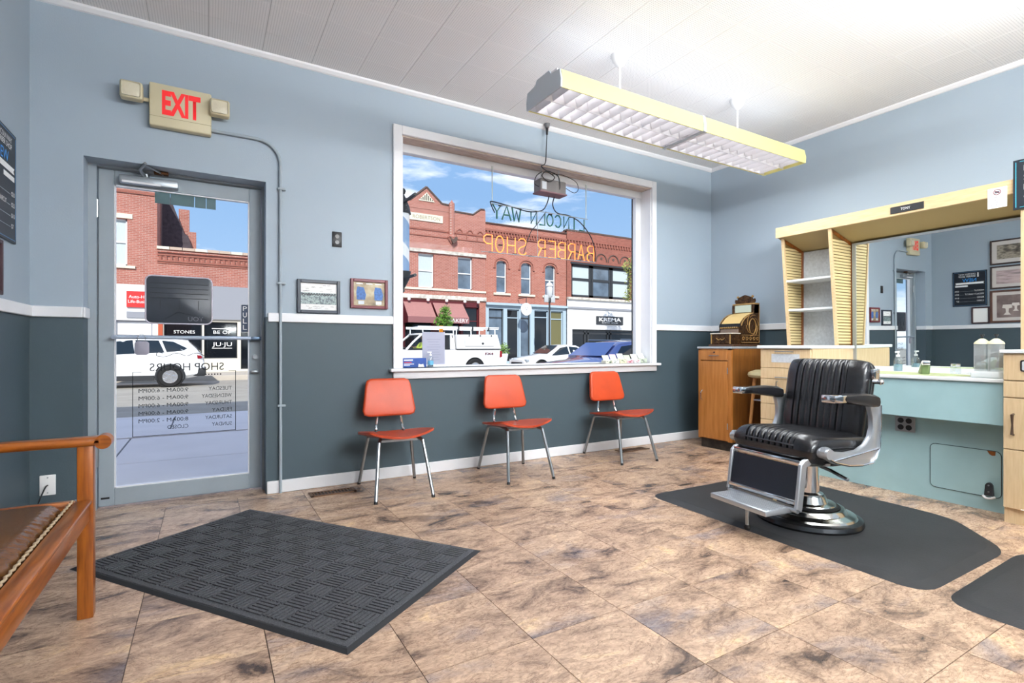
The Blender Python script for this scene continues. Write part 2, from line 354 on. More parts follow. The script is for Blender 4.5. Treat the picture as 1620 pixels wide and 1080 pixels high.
# trims
def rail(name, boxes, m=M_TRIM):
    b = MB()
    for q in boxes: b.rbox(*q, r=.004, seg=1)
    return struct(b.build(name, m))
RZ0, RZ1, RT = 1.215, 1.279, .018
rail('trim_1', [(DX1+.012, 1.28, YF-RT, YF, RZ0, RZ1)])
rail('trim_2', [(4.165, XR, YF-RT, YF, RZ0, RZ1)])
rail('trim_3', [(XL, DX0, YF-RT, YF, RZ0, RZ1), (DX0-.001, DX0+.012, YF-RT, YF+.13, RZ0, RZ1)])
rail('trim_4', [(XL, XL+RT, YB, YF-RT, RZ0, RZ1)])
rail('trim_5', [(XR-RT, XR, YB, YF-RT, RZ0, RZ1)])
def crown(name, poly, ax, a, b): return struct(MB().prism(poly, ax, a, b).build(name, M_TRIM, smooth=False))
crown('trim_6', [(YF, ZC), (YF-.035, ZC), (YF-.03, ZC-.012), (YF-.012, ZC-.03), (YF, ZC-.034)], 'x', XL, XR)
crown('trim_7', [(XR, ZC), (XR-.035, ZC), (XR-.03, ZC-.012), (XR-.012, ZC-.03), (XR, ZC-.034)], 'y', YB, YF)
crown('trim_8', [(XL, ZC), (XL+.035, ZC), (XL+.03, ZC-.012), (XL+.012, ZC-.03), (XL, ZC-.034)], 'y', YB, YF)
rail('baseboard_front', [(DX1+.005, XR, YF-.016, YF, 0, .088)])
rail('baseboard_left', [(XL, XL+.016, YB, 3.86, 0, .15)])
rail('baseboard_right', [(XR-.016, XR, YB, YF-.016, 0, .088)])

# window: casing, stool, apron, stained head, sash, pane
win = struct(bpy.data.objects.new('window_1', None)); COL.objects.link(win)
b = MB(); CW = .072
b.rbox(WX0-CW, WX0, YF-.022, YF+.002, WZ0, WZ1+CW, r=.004, seg=1); b.rbox(WX1, WX1+CW*.86, YF-.022, YF+.002, WZ0, WZ1+CW, r=.004, seg=1)
b.rbox(WX0, WX1, YF-.022, YF+.002, WZ1, WZ1+CW, r=.004, seg=1); b.build('casing', M_TRIM, win)
b = MB(); b.rbox(WX0-CW-.03, WX1+CW+.02, YF-.06, YF+.002, WZ0-.025, WZ0, r=.006); b.box(WX0, WX1, YF, 4.19, WZ0-.02, WZ0); b.build('stool', M_TRIM, win)
MB().rbox(WX0-CW, WX1+CW*.86, YF-.022, YF+.002, WZ0-.085, WZ0-.025, r=.005).build('apron', M_TRIM, win)
b = MB(); b.box(WX0, WX1, YF, 4.16, WZ1-.012, WZ1); b.build('head_board', M_WOODBROWN, win, smooth=False)
b = MB(); b.box(WX0, WX0+.012, YF, 4.19, WZ0, WZ1-.012); b.box(WX1-.012, WX1, YF, 4.19, WZ0, WZ1-.012); b.build('jamb_lining', M_TRIM, win, smooth=False)
for n, q in (('sash_rail', (WX0, WX1, 4.165, 4.235, 2.655, WZ1)), ('sash_rail', (WX0, WX1, 4.17, 4.235, WZ0-.01, WZ0+.012)),
             ('sash_stile', (WX0+.012, WX0+.06, 4.17, 4.235, WZ0, 2.66)), ('sash_stile', (WX1-.085, WX1-.012, 4.17, 4.235, WZ0, 2.66))):
    MB().rbox(*q, r=.006, seg=2).build(n, M_TRIM, win)
MB().box(WX1-.089, WX1-.085, 4.222, 4.235, WZ0+.01, 2.655).build('gasket', M_BLACK, win, smooth=False)
MB().box(WX0+.05, WX1-.09, 4.210, 4.216, WZ0+.005, 2.66).build('pane', M_GLASS, win, smooth=False)

# door: aluminium storefront door with one tall pane
door = struct(bpy.data.objects.new('door_1', None)); COL.objects.link(door)
b = MB(); DY = 4.20
b.box(DX0, -.603, DY-.03, YO, 0, DZ); b.box(.346, DX1, DY-.03, YO, 0, DZ); b.box(-.603, .346, DY-.03, YO, 2.19, DZ+.0)
b.build('door_frame', M_FRAME, door, smooth=False)
GX0, GX1, GZ0, GZ1 = -.516, .266, .122, 2.088
for n, q in (('stile', (-.598, GX0, DY, DY+.045, .012, 2.183)), ('stile', (GX1, .341, DY, DY+.045, .012, 2.183)),
             ('top_rail', (GX0, GX1, DY, DY+.045, GZ1, 2.183)), ('bottom_rail', (GX0, GX1, DY, DY+.045, .012, GZ0))):
    MB().rbox(*q, r=.004, seg=1).build(n, M_FRAME, door)
b = MB()
for q in ((GX0, GX0+.007, GZ0, GZ1), (GX1-.007, GX1, GZ0, GZ1), (GX0, GX1, GZ0, GZ0+.007), (GX0, GX1, GZ1-.007, GZ1)):
    b.box(q[0], q[1], DY+.004, DY+.04, q[2], q[3])
b.build('glazing_bead', M_TRIM, door, smooth=False)
MB().box(GX0, GX1, DY+.020, DY+.026, GZ0, GZ1).build('pane', M_GLASS, door, smooth=False)
b = MB(); b.tube([(-.505, DY-.05, 1.10), (.325, DY-.05, 1.10)], .0125, 12); b.cyl((-.515, DY, 1.10), (-.515, DY-.05, 1.10), .012); bar = b.build('push_bar', mat('pale_blue_bar', 'b3c0d2', .35, .3), door)
MB().rbox(.272, .34, DY-.065, DY, 1.085, 1.112, r=.006).build('bar_bracket', mat('blue_grey_metal', '5d7088', .35, .7), bar)
for z in (1.92, .33): 
    h = MB(); h.cyl((-.603, DY-.012, z-.055), (-.603, DY-.012, z+.055), .011); h.cyl((-.603, DY-.012, z-.06), (-.603, DY-.012, z+.06), .006); h.build('hinge', M_STEEL, door)
MB().cyl((.305, DY, .965), (.305, DY-.02, .965), .017).build('lock_cylinder', M_STEEL, door)
MB().rbox(.272, .325, DY-.03, DY, .845, .868, r=.005).build('thumb_turn', M_STEEL, door)
cl = MB().rbox(-.485, -.165, DY-.062, DY-.002, 2.098, 2.150, r=.009).build('closer_body', M_ALU, door)
MB().rbox(-.47, -.26, DY-.064, DY-.06, 2.098, 2.112, r=.0015, seg=1).build('closer_label', M_TRIM, cl)
b = MB(); b.tube([(-.345, DY-.04, 2.15), (-.37, DY-.12, 2.176), (-.335, DY-.19, 2.20)], .011, 8); b.cyl((-.345, DY-.035, 2.135), (-.345, DY-.035, 2.172), .02); b.build('closer_arm', M_STEEL, door)
b = MB(); b.tube([(-.335, DY-.17, 2.195), (-.25, DY-.045, 2.185)], .007, 8); b.build('closer_link', M_STEEL, door)
MB().rbox(-.30, -.22, DY-.07, DY-.025, 2.18, 2.198, r=.003).build('link_shoe', mat('rusty_brown', '5e3a1c', .8, var=.3, vscale=60), door)
# film strip stuck along the top of the pane
M_FILM = mat('dark_teal_film', '4b666b', .3, var=.1)
for k, (a, b2) in enumerate(((-.30, -.215), (-.212, -.075), (-.07, -.005), (-.001, .055))):
    MB().box(a, b2, DY+.013, DY+.0195, 2.005, GZ1-.008).build('film_strip', M_FILM, door, smooth=False)
MB().box(-.585, -.54, DY-.002, DY, .058, .07).build('maker_plate', M_BLACK, door, smooth=False)
# painted opening hours, lettered on the outside so that they read reversed from inside
M_INK = mat('black_sign_paint', '22252b', .5)
def rtext(s, x_right, z, h, w, nm='hours_lettering', m=M_INK): return text(s, h, m, door, (x_right, DY+.028, z), xa=(-1, 0, 0), ya=(0, 0, 1), name=nm, width=w, height=h, depth=.0005)
rtext('SHOP HOURS', .105, .875, .052, .435, 'shop_hours_lettering')
for k, (dn, hr) in enumerate((('TUESDAY', '9:00AM - 6:00PM'), ('WEDNESDAY', '9:00AM - 6:00PM'), ('THURSDAY', '9:00AM - 6:00PM'), ('FRIDAY', '9:00AM - 6:00PM'), ('SATURDAY', '8:00AM - 2:00PM'), ('SUNDAY', 'CLOSED'))):
    z = .732-.0505*k
    rtext(dn, .155, z, .026, .0205*len(dn)); rtext(hr, -.11, z, .026, .28 if k < 5 else .12)
b = MB()
for q in ((-.424, -.420, .44, .87), (.177, .181, .44, .87), (-.42, .18, .440, .4435), (-.42, -.375, .8665, .87), (.135, .18, .8665, .87)):
    b.box(q[0], q[1], DY+.0275, DY+.0285, q[2], q[3])
for k in range(6): b.lathe([(.0001, 0), (.005, 0)], n=8); b.v[-16:] = [(.085-.018*k+v[0], DY+.028, .845+v[1]) for v in b.v[-16:]]
b.build('border_line', M_INK, door, smooth=False)
sc1 = []
for q in range(2):
    s = 1 if q == 0 else -1
    pts = smooth_path([(-.12+s*.005, DY+.028, .975), (-.12+s*.06, DY+.028, .995), (-.12+s*.12, DY+.028, .972), (-.12+s*.17, DY+.028, .978), (-.12+s*.165, DY+.028, 1.0), (-.12+s*.135, DY+.028, .995)], 5)
    MB().tube(pts, .0022, 5).build('scroll_ornament', M_INK, door)
# ================================================================= FURNITURE
def bevel_prism(poly, t, r, seg=3):
    bm = bmesh.new(); vs = [bm.verts.new((p[0], -t/2, p[1])) for p in poly]; f = bm.faces.new(vs)
    ex = bmesh.ops.extrude_face_region(bm, geom=[f]); top = [g for g in ex['geom'] if isinstance(g, bmesh.types.BMVert)]
    bmesh.ops.translate(bm, verts=top, vec=(0, t, 0))
    ed = [e for e in bm.edges if all(abs(v.co.y-e.verts[0].co.y) < 1e-6 for v in e.verts)]
    bmesh.ops.bevel(bm, geom=ed, offset=r, segments=seg, profile=.5, affect='EDGES')
    bm.verts.index_update(); o = ([v.co[:] for v in bm.verts], [[v.index for v in q.verts] for q in bm.faces]); bm.free(); return o
def cushion(mb, lx, ly, t, p=7, q=2.4, rip=None, n=26, ny=60, m=0):
    i0 = len(mb.v); us = [math.sin(PI/2*(2*i/n-1)) for i in range(n+1)]
    vsy = [-1+2*j/ny for j in range(ny+1)]; vsy = [math.copysign(abs(v)**.8, v) for v in vsy]
    def h(u, v): return (max(0, 1-abs(u)**p)**(1/q))*(max(0, 1-abs(v)**p)**(1/q))
    vs = []; k = ny+1
    for s in (1, -1):
        for u in us:
            for v in vsy:
                d = rip(v*ly/2) if rip and s > 0 else 0
                x = u*lx/2*(1-.05*abs(v)**6)-(d*1.2 if u > .9 else 0); y = v*ly/2*(1-.06*abs(u)**6)
                vs.append((x, y, s*t/2*h(u, v)-d*(1 if abs(u) < .98 else .3)))
    fs = []; N = (n+1)*k
    for s in (0, 1):
        for i in range(n):
            for j in range(ny): fs.append((s*N+i*k+j, s*N+(i+1)*k+j, s*N+(i+1)*k+j+1, s*N+i*k+j+1))
    for i in range(n):
        fs.append((i*k, (i+1)*k, N+(i+1)*k, N+i*k)); fs.append((i*k+ny, (i+1)*k+ny, N+(i+1)*k+ny, N+i*k+ny))
    for j in range(ny): fs.append((j, j+1, N+j+1, N+j)); fs.append((n*k+j, n*k+j+1, N+n*k+j+1, N+n*k+j))
    mb.add(vs, fs, m); return i0
def ribs(y, half=.17, n=8, d=.010):
    if abs(y) > half: return 0
    w = 2*half/n; ph = ((y+half) % w)/w
    return d*abs(2*ph-1)**3

# ---- three orange side chairs under the window
def make_chair():
    r = thing('side_chair', '', 'chair', group='orange side chairs below the shop window')
    poly = []
    for i in range(4):
        pass
    bw, tw, z0, z1, rr = .20, .172, .515, .795, .045
    poly = [(-bw+rr, z0), (bw-rr, z0), (bw-.012, z0+.012), (bw, z0+rr), (tw, z1-rr), (tw-.014, z1-.013), (tw-rr, z1), (-tw+rr, z1), (-tw+.014, z1-.013), (-tw, z1-rr), (-bw, z0+rr), (-bw+.012, z0+.012)]
    vs, fs = bevel_prism(poly, .042, .016)
    b = MB(); b.add([(x, y+.245+(z-.65)*.22-.10*(x*x)/.04*.22, z) for x, y, z in vs], fs); b.build('backrest', M_ORANGE, r, ang=.9)
    b = MB(); n = 14
    def seatz(u, v): return .412-.014*v+.040*u*u*(.35+.65*(1-v)/2)-.010*(1-u*u)*(1-v*v)
    out = []
    for s in (0, 1):
        for i in range(n+1):
            for j in range(n+1):
                u, v = -1+2*i/n, -1+2*j/n
                du, dv = u*math.sqrt(1-v*v*.32), v*math.sqrt(1-u*u*.32)
                out.append((du*.262, dv*.245-.015, seatz(u, v)-s*.016))
    k = n+1; N = k*k; fs = []
    for i in range(n):
        for j in range(n):
            q = (i*k+j, (i+1)*k+j, (i+1)*k+j+1, i*k+j+1); fs += [q, tuple(N+x for x in q[::-1])]
    for i in range(n):
        for a, c in ((i*k, (i+1)*k), (i*k+n, (i+1)*k+n), (i, i+1), (n*k+i, n*k+i+1)): fs.append((a, c, N+c, N+a))
    b.add(out, fs); b.build('seat', M_ORANGE2, r, ang=.8)
    for sx in (-1, 1):
        b = MB(); b.tube(smooth_path([(sx*.10, .05, .380), (sx*.135, -.12, .388), (sx*.150, -.165, .378), (sx*.157, -.185, .345), (sx*.195, -.283, .015)], 5), .0125, 10); lg = b.build('leg', M_STEEL, r)
        MB().cyl((sx*.195, -.283, .018), (sx*.1965, -.287, .0), .0125).build('foot_cap', M_BLACK, lg)
        b = MB(); b.tube(smooth_path([(sx*.10, .05, .380), (sx*.15, .16, .378), (sx*.158, .19, .368), (sx*.165, .205, .335), (sx*.212, .28, .015)], 5), .0125, 10); lg = b.build('leg', M_STEEL, r)
        MB().cyl((sx*.212, .28, .018), (sx*.2135, .284, .0), .0125).build('foot_cap', M_BLACK, lg)
        b = MB(); b.tube(smooth_path([(sx*.105, .10, .385), (sx*.105, .17, .390), (sx*.10, .215, .43), (sx*.085, .225, .53), (sx*.07, .25, .60)], 5), [.011]*21, 8); b.build('back_upright', M_CHROME, r)
    for y0 in (-.13, .13): MB().box(-.13, .13, y0, y0+.03, .374, .390).build('seat_brace', M_STEEL, r, smooth=False)
    return r
ch = make_chair()
for k, (x, y, l) in enumerate(((1.18, 3.665, 'orange vinyl side chair on chrome legs nearest the glass door'), (2.18, 3.645, 'orange vinyl side chair on chrome legs, middle one of the three under the window'), (3.355, 3.69, 'orange vinyl side chair on chrome legs nearest the cash register corner'))):
    o = ch if k == 0 else copy_tree(ch)
    o.location = (x, y, 0); o.rotation_euler = (0, 0, -.087); o['label'] = l

# ---- wooden bench along the left wall
BX, BY = -.40, 2.555
bench = thing('bench', 'varnished oak bench with brown leather seat against the left wall', 'bench', (-.62, 1.85, 0))
def B(mbx, name, m, **k):
    mbx.xf(Matrix.Translation((.62, -1.85, 0))); return mbx.build(name, m, bench, **k)
for yy in (BY, 1.15):
    for xx in (BX, XL+.06):
        B(MB().rbox(xx-.025, xx+.025, yy-.025, yy+.025, 0, .66 if xx == BX else .92, r=.004), 'leg', M_OAK)
    arm = smooth_path([(XL+.05, yy, .690), (-.60, yy, .683), (BX, yy, .680), (-.325, yy, .676)], 4)
    B(MB().rbox(XL+.05, -.345, yy-.034, yy+.034, .657, .692, r=.013, seg=3), 'armrest', M_OAKX)
    B(MB().cyl((-.345, yy-.034, .672), (-.345, yy+.034, .672), .027, n=20), 'armrest_knuckle', M_OAKX)
    B(MB().rbox(XL+.06, BX-.03, yy-.015, yy+.015, .37, .452, r=.004), 'end_rail', M_OAKX)
fr = B(MB().rbox(BX-.032, BX+.014, 1.18, BY-.022, .372, .452, r=.004), 'front_rail', M_OAKY)
B(MB().rbox(BX-.02, BX+.022, 1.18, BY-.028, .440, .455, r=.005), 'front_moulding', M_OAKY)
B(MB().rbox(XL+.03, XL+.07, 1.18, BY-.03, .375, .45, r=.004), 'back_rail', M_OAKY)
b = MB(); i0 = cushion(b, .41, 1.34, .085, p=9, q=2.6, n=24, ny=140); 
b.v = [(v[0]-(.010*abs(math.sin(v[1]*38)) if v[0] > .17 else 0), v[1], v[2]-(.006*abs(math.cos(v[1]*38)) if v[0] > .168 else 0)) for v in b.v]
b.xf(Matrix.Translation((-.648, 1.86, .432))); seat = B(b, 'seat_pad', M_BRLEATHER)
b = MB(); b.tube([(-.437+.003*math.sin(i*2.2), 1.20+i*.0129, .456) for i in range(104)], .004, 6); B(b, 'piping', mat('pale_welt', 'b5a184', .5))
B(MB().rbox(XL+.025, XL+.05, 1.12, 2.58, .82, .92, r=.006), 'top_rail', M_OAKY)
for k in range(9): B(MB().rbox(XL+.03, XL+.045, 1.26+.15*k, 1.32+.15*k, .44, .83, r=.003, seg=1), 'back_slat', M_OAK)

# ---- ribbed entrance mat, lying askew in front of the door
P4 = [Vector((.313, 3.743)), Vector((1.127, 2.300)), Vector((.326, 1.745)), Vector((-.467, 3.186))]
cen = sum(P4, Vector((0, 0)))/4; ux = (P4[0]-P4[3]).normalized(); ang = math.atan2(ux.y, ux.x)
dm = thing('door_mat', 'charcoal ribbed entrance mat lying askew inside the glass door', 'mat', (cen.x, cen.y, 0), ang)
MW, ML = .975, 1.655
M_MAT = mat('charcoal_mat_fibre', '4b4c50', .95, var=.28, vscale=160, bump=.6, bscale=260)
M_MATE = mat('mat_rubber_edge', '222326', .8)
b = MB(); o4 = [(-MW/2, -ML/2), (MW/2, -ML/2), (MW/2, ML/2), (-MW/2, ML/2)]; i4 = [(x*.965, y*.98) for x, y in o4]
b.add([(x, y, .0005) for x, y in o4]+[(x, y, .009) for x, y in i4], [(0, 1, 5, 4), (1, 2, 6, 5), (2, 3, 7, 6), (3, 0, 4, 7), (4, 5, 6, 7), (3, 2, 1, 0)]); b.build('mat_base', M_MATE, dm, smooth=False)
MB().rbox(-MW/2+.022, MW/2-.022, -ML/2+.022, ML/2-.022, .006, .0115, r=.002, seg=1).build('mat_pile', M_MAT, dm)
b = MB(); bx, by = 9, 15; cw, cl_ = (MW-.09)/bx, (ML-.09)/by
for i in range(bx):
    for j in range(by):
        x0, y0 = -MW/2+.045+i*cw, -ML/2+.045+j*cl_
        for k in range(5):
            if (i+j) % 2: b.box(x0+.006, x0+cw-.006, y0+.004+k*cl_/5, y0+.004+k*cl_/5+.012, .011, .0165)
            else: b.box(x0+.004+k*cw/5, x0+.004+k*cw/5+.012, y0+.006, y0+cl_-.006, .011, .0165)
o = b.build('ridge_pattern', M_MAT, dm, smooth=False); o['kind'] = 'stuff'

# ---- anti-fatigue mats
M_FAT = mat('black_vinyl_mat', '2a2b2d', .62, var=.12, vscale=5, bump=.18, bscale=140)
def fatmat(label, poly, cx, cy):
    t = thing('anti_fatigue_mat', label, 'mat', (cx, cy, 0)); P = [(x-cx, y-cy) for x, y in poly]; k = len(P)
    def ring(d, z):
        out = []
        for i in range(k):
            a, p, q = Vector(P[i-1]), Vector(P[i]), Vector(P[(i+1) % k])
            n1 = Vector((-(p-a).y, (p-a).x)).normalized(); n2 = Vector((-(q-p).y, (q-p).x)).normalized(); n = n1+n2; n = n/max(.3, n.length_squared)*2
            out.append((p.x+n.x*d, p.y+n.y*d, z))
        return out
    A, Bq, C = ring(0, .0005), ring(.055, .016), ring(.075, .018)
    b = MB(); b.add(A+Bq, [(i, (i+1) % k, k+(i+1) % k, k+i) for i in range(k)]+[tuple(range(k-1, -1, -1))]); b.build('bevelled_edge', M_FAT, t)
    b = MB(); b.add(Bq+C, [(i, (i+1) % k, k+(i+1) % k, k+i) for i in range(k)]+[tuple(range(k, 2*k))]); b.build('top_pad', M_FAT, t)
    return t
def rp(pts, r, n=5):          # round the corners of a polygon
    out = []; k = len(pts)
    for i in range(k):
        a, p, q = Vector(pts[i-1]), Vector(pts[i]), Vector(pts[(i+1) % k]); s = p+(a-p).normalized()*r; e2 = p+(q-p).normalized()*r
        for j in range(n+1):
            t = j/n; v = s*(1-t)**2+p*2*t*(1-t)+e2*t*t; out.append((v.x, v.y))
    return out
fatmat('black chamfered anti-fatigue mat under the barber chair', rp([(2.60, .99), (3.50, .99), (3.90, 1.36), (3.97, 2.60), (2.66, 2.64)], .13), 3.25, 1.8)
fatmat('black anti-fatigue mat beside the one holding the barber chair', rp([(2.56, -.70), (3.90, -.70), (3.90, .60), (3.55, .955), (2.585, .935)], .13), 3.2, .1)

# ---- barber chair
bc = thing('barber_chair', 'vintage black leather barber chair with channelled seat, chrome frame and round pedestal', 'chair', (3.075, 1.76, .018), PI-.14)
M_PED = mat('polished_pedestal', 'c9cac6', .14, 1, var=.05)
ba = MB().lathe([(.278, 0), (.283, .012), (.276, .032), (.252, .042)], n=56).build('base_ring', mat('worn_dark_chrome', '3a3b3d', .25, .8), bc)
MB().lathe([(.255, .036), (.243, .052), (.20, .064), (.192, .080), (.185, .088), (.150, .090), (.142, .108), (.105, .112), (.098, .13), (.09, .15)], n=56).build('base_dome', M_PED, bc)
MB().lathe([(.155, .084), (.166, .093), (.155, .102)], n=40).build('foot_ring', M_DARK, bc)
b = MB(); b.lathe([(.078, .10), (.082, .16), (.060, .17), (.055, .40)], n=28); b.build('column', M_CHROME, bc)
b = MB(); b.lathe([(.05, .345), (.185, .352), (.19, .372), (.05, .378)], n=32); b.build('swivel_plate', M_BLACK, bc)
b = MB(); b.rbox(-.20, .24, -.19, .19, .372, .395, r=.006); b.rbox(-.18, -.14, -.26, .26, .38, .42, r=.006); b.rbox(.16, .20, -.26, .26, .38, .42, r=.006); b.build('seat_frame', M_CAST, bc)
b = MB(); i0 = cushion(b, .52, .555, .185, p=8, q=2.4, rip=lambda y: ribs(y, .172, 8, .018), ny=170)
b.xf(Matrix.Translation((.065, 0, .452)) @ Matrix.Rotation(-.06, 4, 'Y')); st = b.build('seat_cushion', M_LEATHER, bc, ang=1.2)
b = MB(); b.tube([(.30*math.copysign(abs(math.cos(t))**.35, math.cos(t))*.88+.055, .275*math.copysign(abs(math.sin(t))**.35, math.sin(t)), .473+.06*(.30*.88*math.copysign(abs(math.cos(t))**.35, math.cos(t)))) for t in [2*PI*i/72 for i in range(72)]], .005, 6, closed=True); b.build('seat_piping', M_LEATHER, st)
b = MB(); cushion(b, .50, .515, .115, p=6, q=2.2, rip=lambda y: ribs(y, .165, 8, .016), ny=170)
b.xf(Matrix.Translation((-.165, -.022, .70)) @ Matrix.Rotation(-PI/2-.17+PI, 4, 'Y') @ Matrix.Rotation(0, 4, 'Z'))
bk = b.build('backrest_cushion', M_LEATHER, bc, ang=1.2)
b = MB(); vs, fs = bevel_prism(rrect(-.245, .245, .48, .935, .06), .03, .01); b.add([(-.227+y-(z-.7)*.17, x-.022, z) for x, y, z in vs], fs); b.build('backrest_shell', M_BLACK, bc)
b = MB(); b.rbox(-.255, -.20, .223, .253, .835, .895, r=.005); bx_ = b.build('headrest_bracket', M_CHROME, bc)
b = MB(); b.cyl((-.20, .253, .825), (-.20, .288, .825), .014); b.lathe([(.0, -.018), (.014, -.012), (.018, 0), (.014, .012), (0, .018)], (-.20, .29, .825), 14); b.build('clamp_knob', M_CHROME, bc)
for s in (-1, 1):
    Y0 = s*.302
    blk = MB().rbox(.148, .240, Y0-.040, Y0+.040, .727, .768, r=.006).build('arm_cap', M_CHROME, bc)
    b = MB(); secs = []
    path = [(.158, .728, .766), (.09, .716, .770), (0, .704, .772), (-.08, .692, .765), (-.115, .692, .752)]
    vs = []; n = 12
    for (x, z0, z1) in path:
        for j in range(n):
            t = 2*PI*j/n; vs.append((x, Y0+.043*math.copysign(abs(math.cos(t))**.5, math.cos(t)), (z0+z1)/2+(z1-z0)/2*math.copysign(abs(math.sin(t))**.6, math.sin(t))))
    fs = [(i*n+j, i*n+(j+1) % n, (i+1)*n+(j+1) % n, (i+1)*n+j) for i in range(len(path)-1) for j in range(n)]+[tuple(range(n)), tuple(range(len(vs)-n, len(vs)))]
    b.add(vs, fs); b.build('arm_pad', M_LEATHER, bc)
    poly = [(.285, .475), (.27, .440), (.20, .405), (.10, .383), (0, .376), (-.10, .386), (-.12, .408), (-.155, .47), (-.165, .58), (-.165, .715), (-.05, .712), (-.078, .69), (-.096, .64), (-.098, .58), (-.08, .53), (-.04, .49), (.02, .465), (.12, .460), (.20, .470), (.245, .497), (.275, .498)]
    vs, fs = bevel_prism(poly, .030, .006, 2); b = MB(); b.add([(x, y+s*.300, z) for x, y, z in vs], fs); sf = b.build('side_frame', M_CAST, bc)
    b = MB(); b.tube([(x*1.0, s*.318, z) for x, z in ((.26, .44), (.20, .413), (.10, .391), (0, .384), (-.09, .392), (-.118, .415), (-.149, .47), (-.158, .58), (-.158, .70))], .006, 6); b.tube([(.22, s*.317, .425), (-.14, s*.317, .465)], .006, 6); b.build('frame_bead', M_CHROME, sf)
    b = MB(); b.cyl((.255, s*.235, .462), (.255, s*.325, .462), .027, n=20); b.build('pivot', M_CAST, bc)
    poly = [(.245, .48), (.275, .455), (.300, .430), (.335, .422), (.360, .40), (.392, .170), (.358, .150), (.350, .170), (.316, .385), (.29, .392), (.26, .42), (.24, .445)]
    b = MB(); b.add(*[([(x, y+s*.232, z) for x, y, z in q[0]], q[1]) for q in [bevel_prism(poly, .022, .004, 1)]][0]); b.build('leg_rest_bar', M_CAST, bc)
b = MB(); b.add([(x, y, z) for y in (-.22, .22) for x, z in ((.335, .385), (.349, .388), (.380, .212), (.366, .209))], [(0, 1, 2, 3), (7, 6, 5, 4), (0, 4, 5, 1), (1, 5, 6, 2), (2, 6, 7, 3), (3, 7, 4, 0)]); b.build('leg_rest_pad', mat('blue_black_vinyl', '1c212b', .38, bump=.05, bscale=120), bc, smooth=False)
for (x, z) in ((.334, .405), (.374, .200)): 
    MB().rbox(x-.006, x+.016, -.225, .225, z-.011, z+.013, r=.004).build('leg_rest_strip', M_CHROME, bc)
ft = MB().rbox(.340, .560, -.195, .195, .138, .166, r=.005).build('footrest', M_CAST, bc)
for k in range(9): MB().rbox(.355+k*.022, .365+k*.022, -.185, .185, .165, .1685, r=.001, seg=1).build('tread_rib', M_CAST, ft)
b = MB(); b.cyl((.376, -.235, .158), (.376, .235, .158), .013); b.build('footrest_rod', M_CAST, bc)
b = MB(); b.cyl((.50, .02, .14), (.50, .02, .035), .010); pg = b.build('prop_peg', M_STEEL, bc); MB().lathe([(0, .0), (.016, .005), (.02, .018), (.014, .03), (0, .036)], (.50, .02, .006), 14).build('peg_tip', M_RUBBER, pg)
b = MB(); b.tube([(.03, .05, .345), (.08, .20, .338), (.13, .33, .322)], .0095, 10); b.build('pump_lever', M_CHROME, bc)

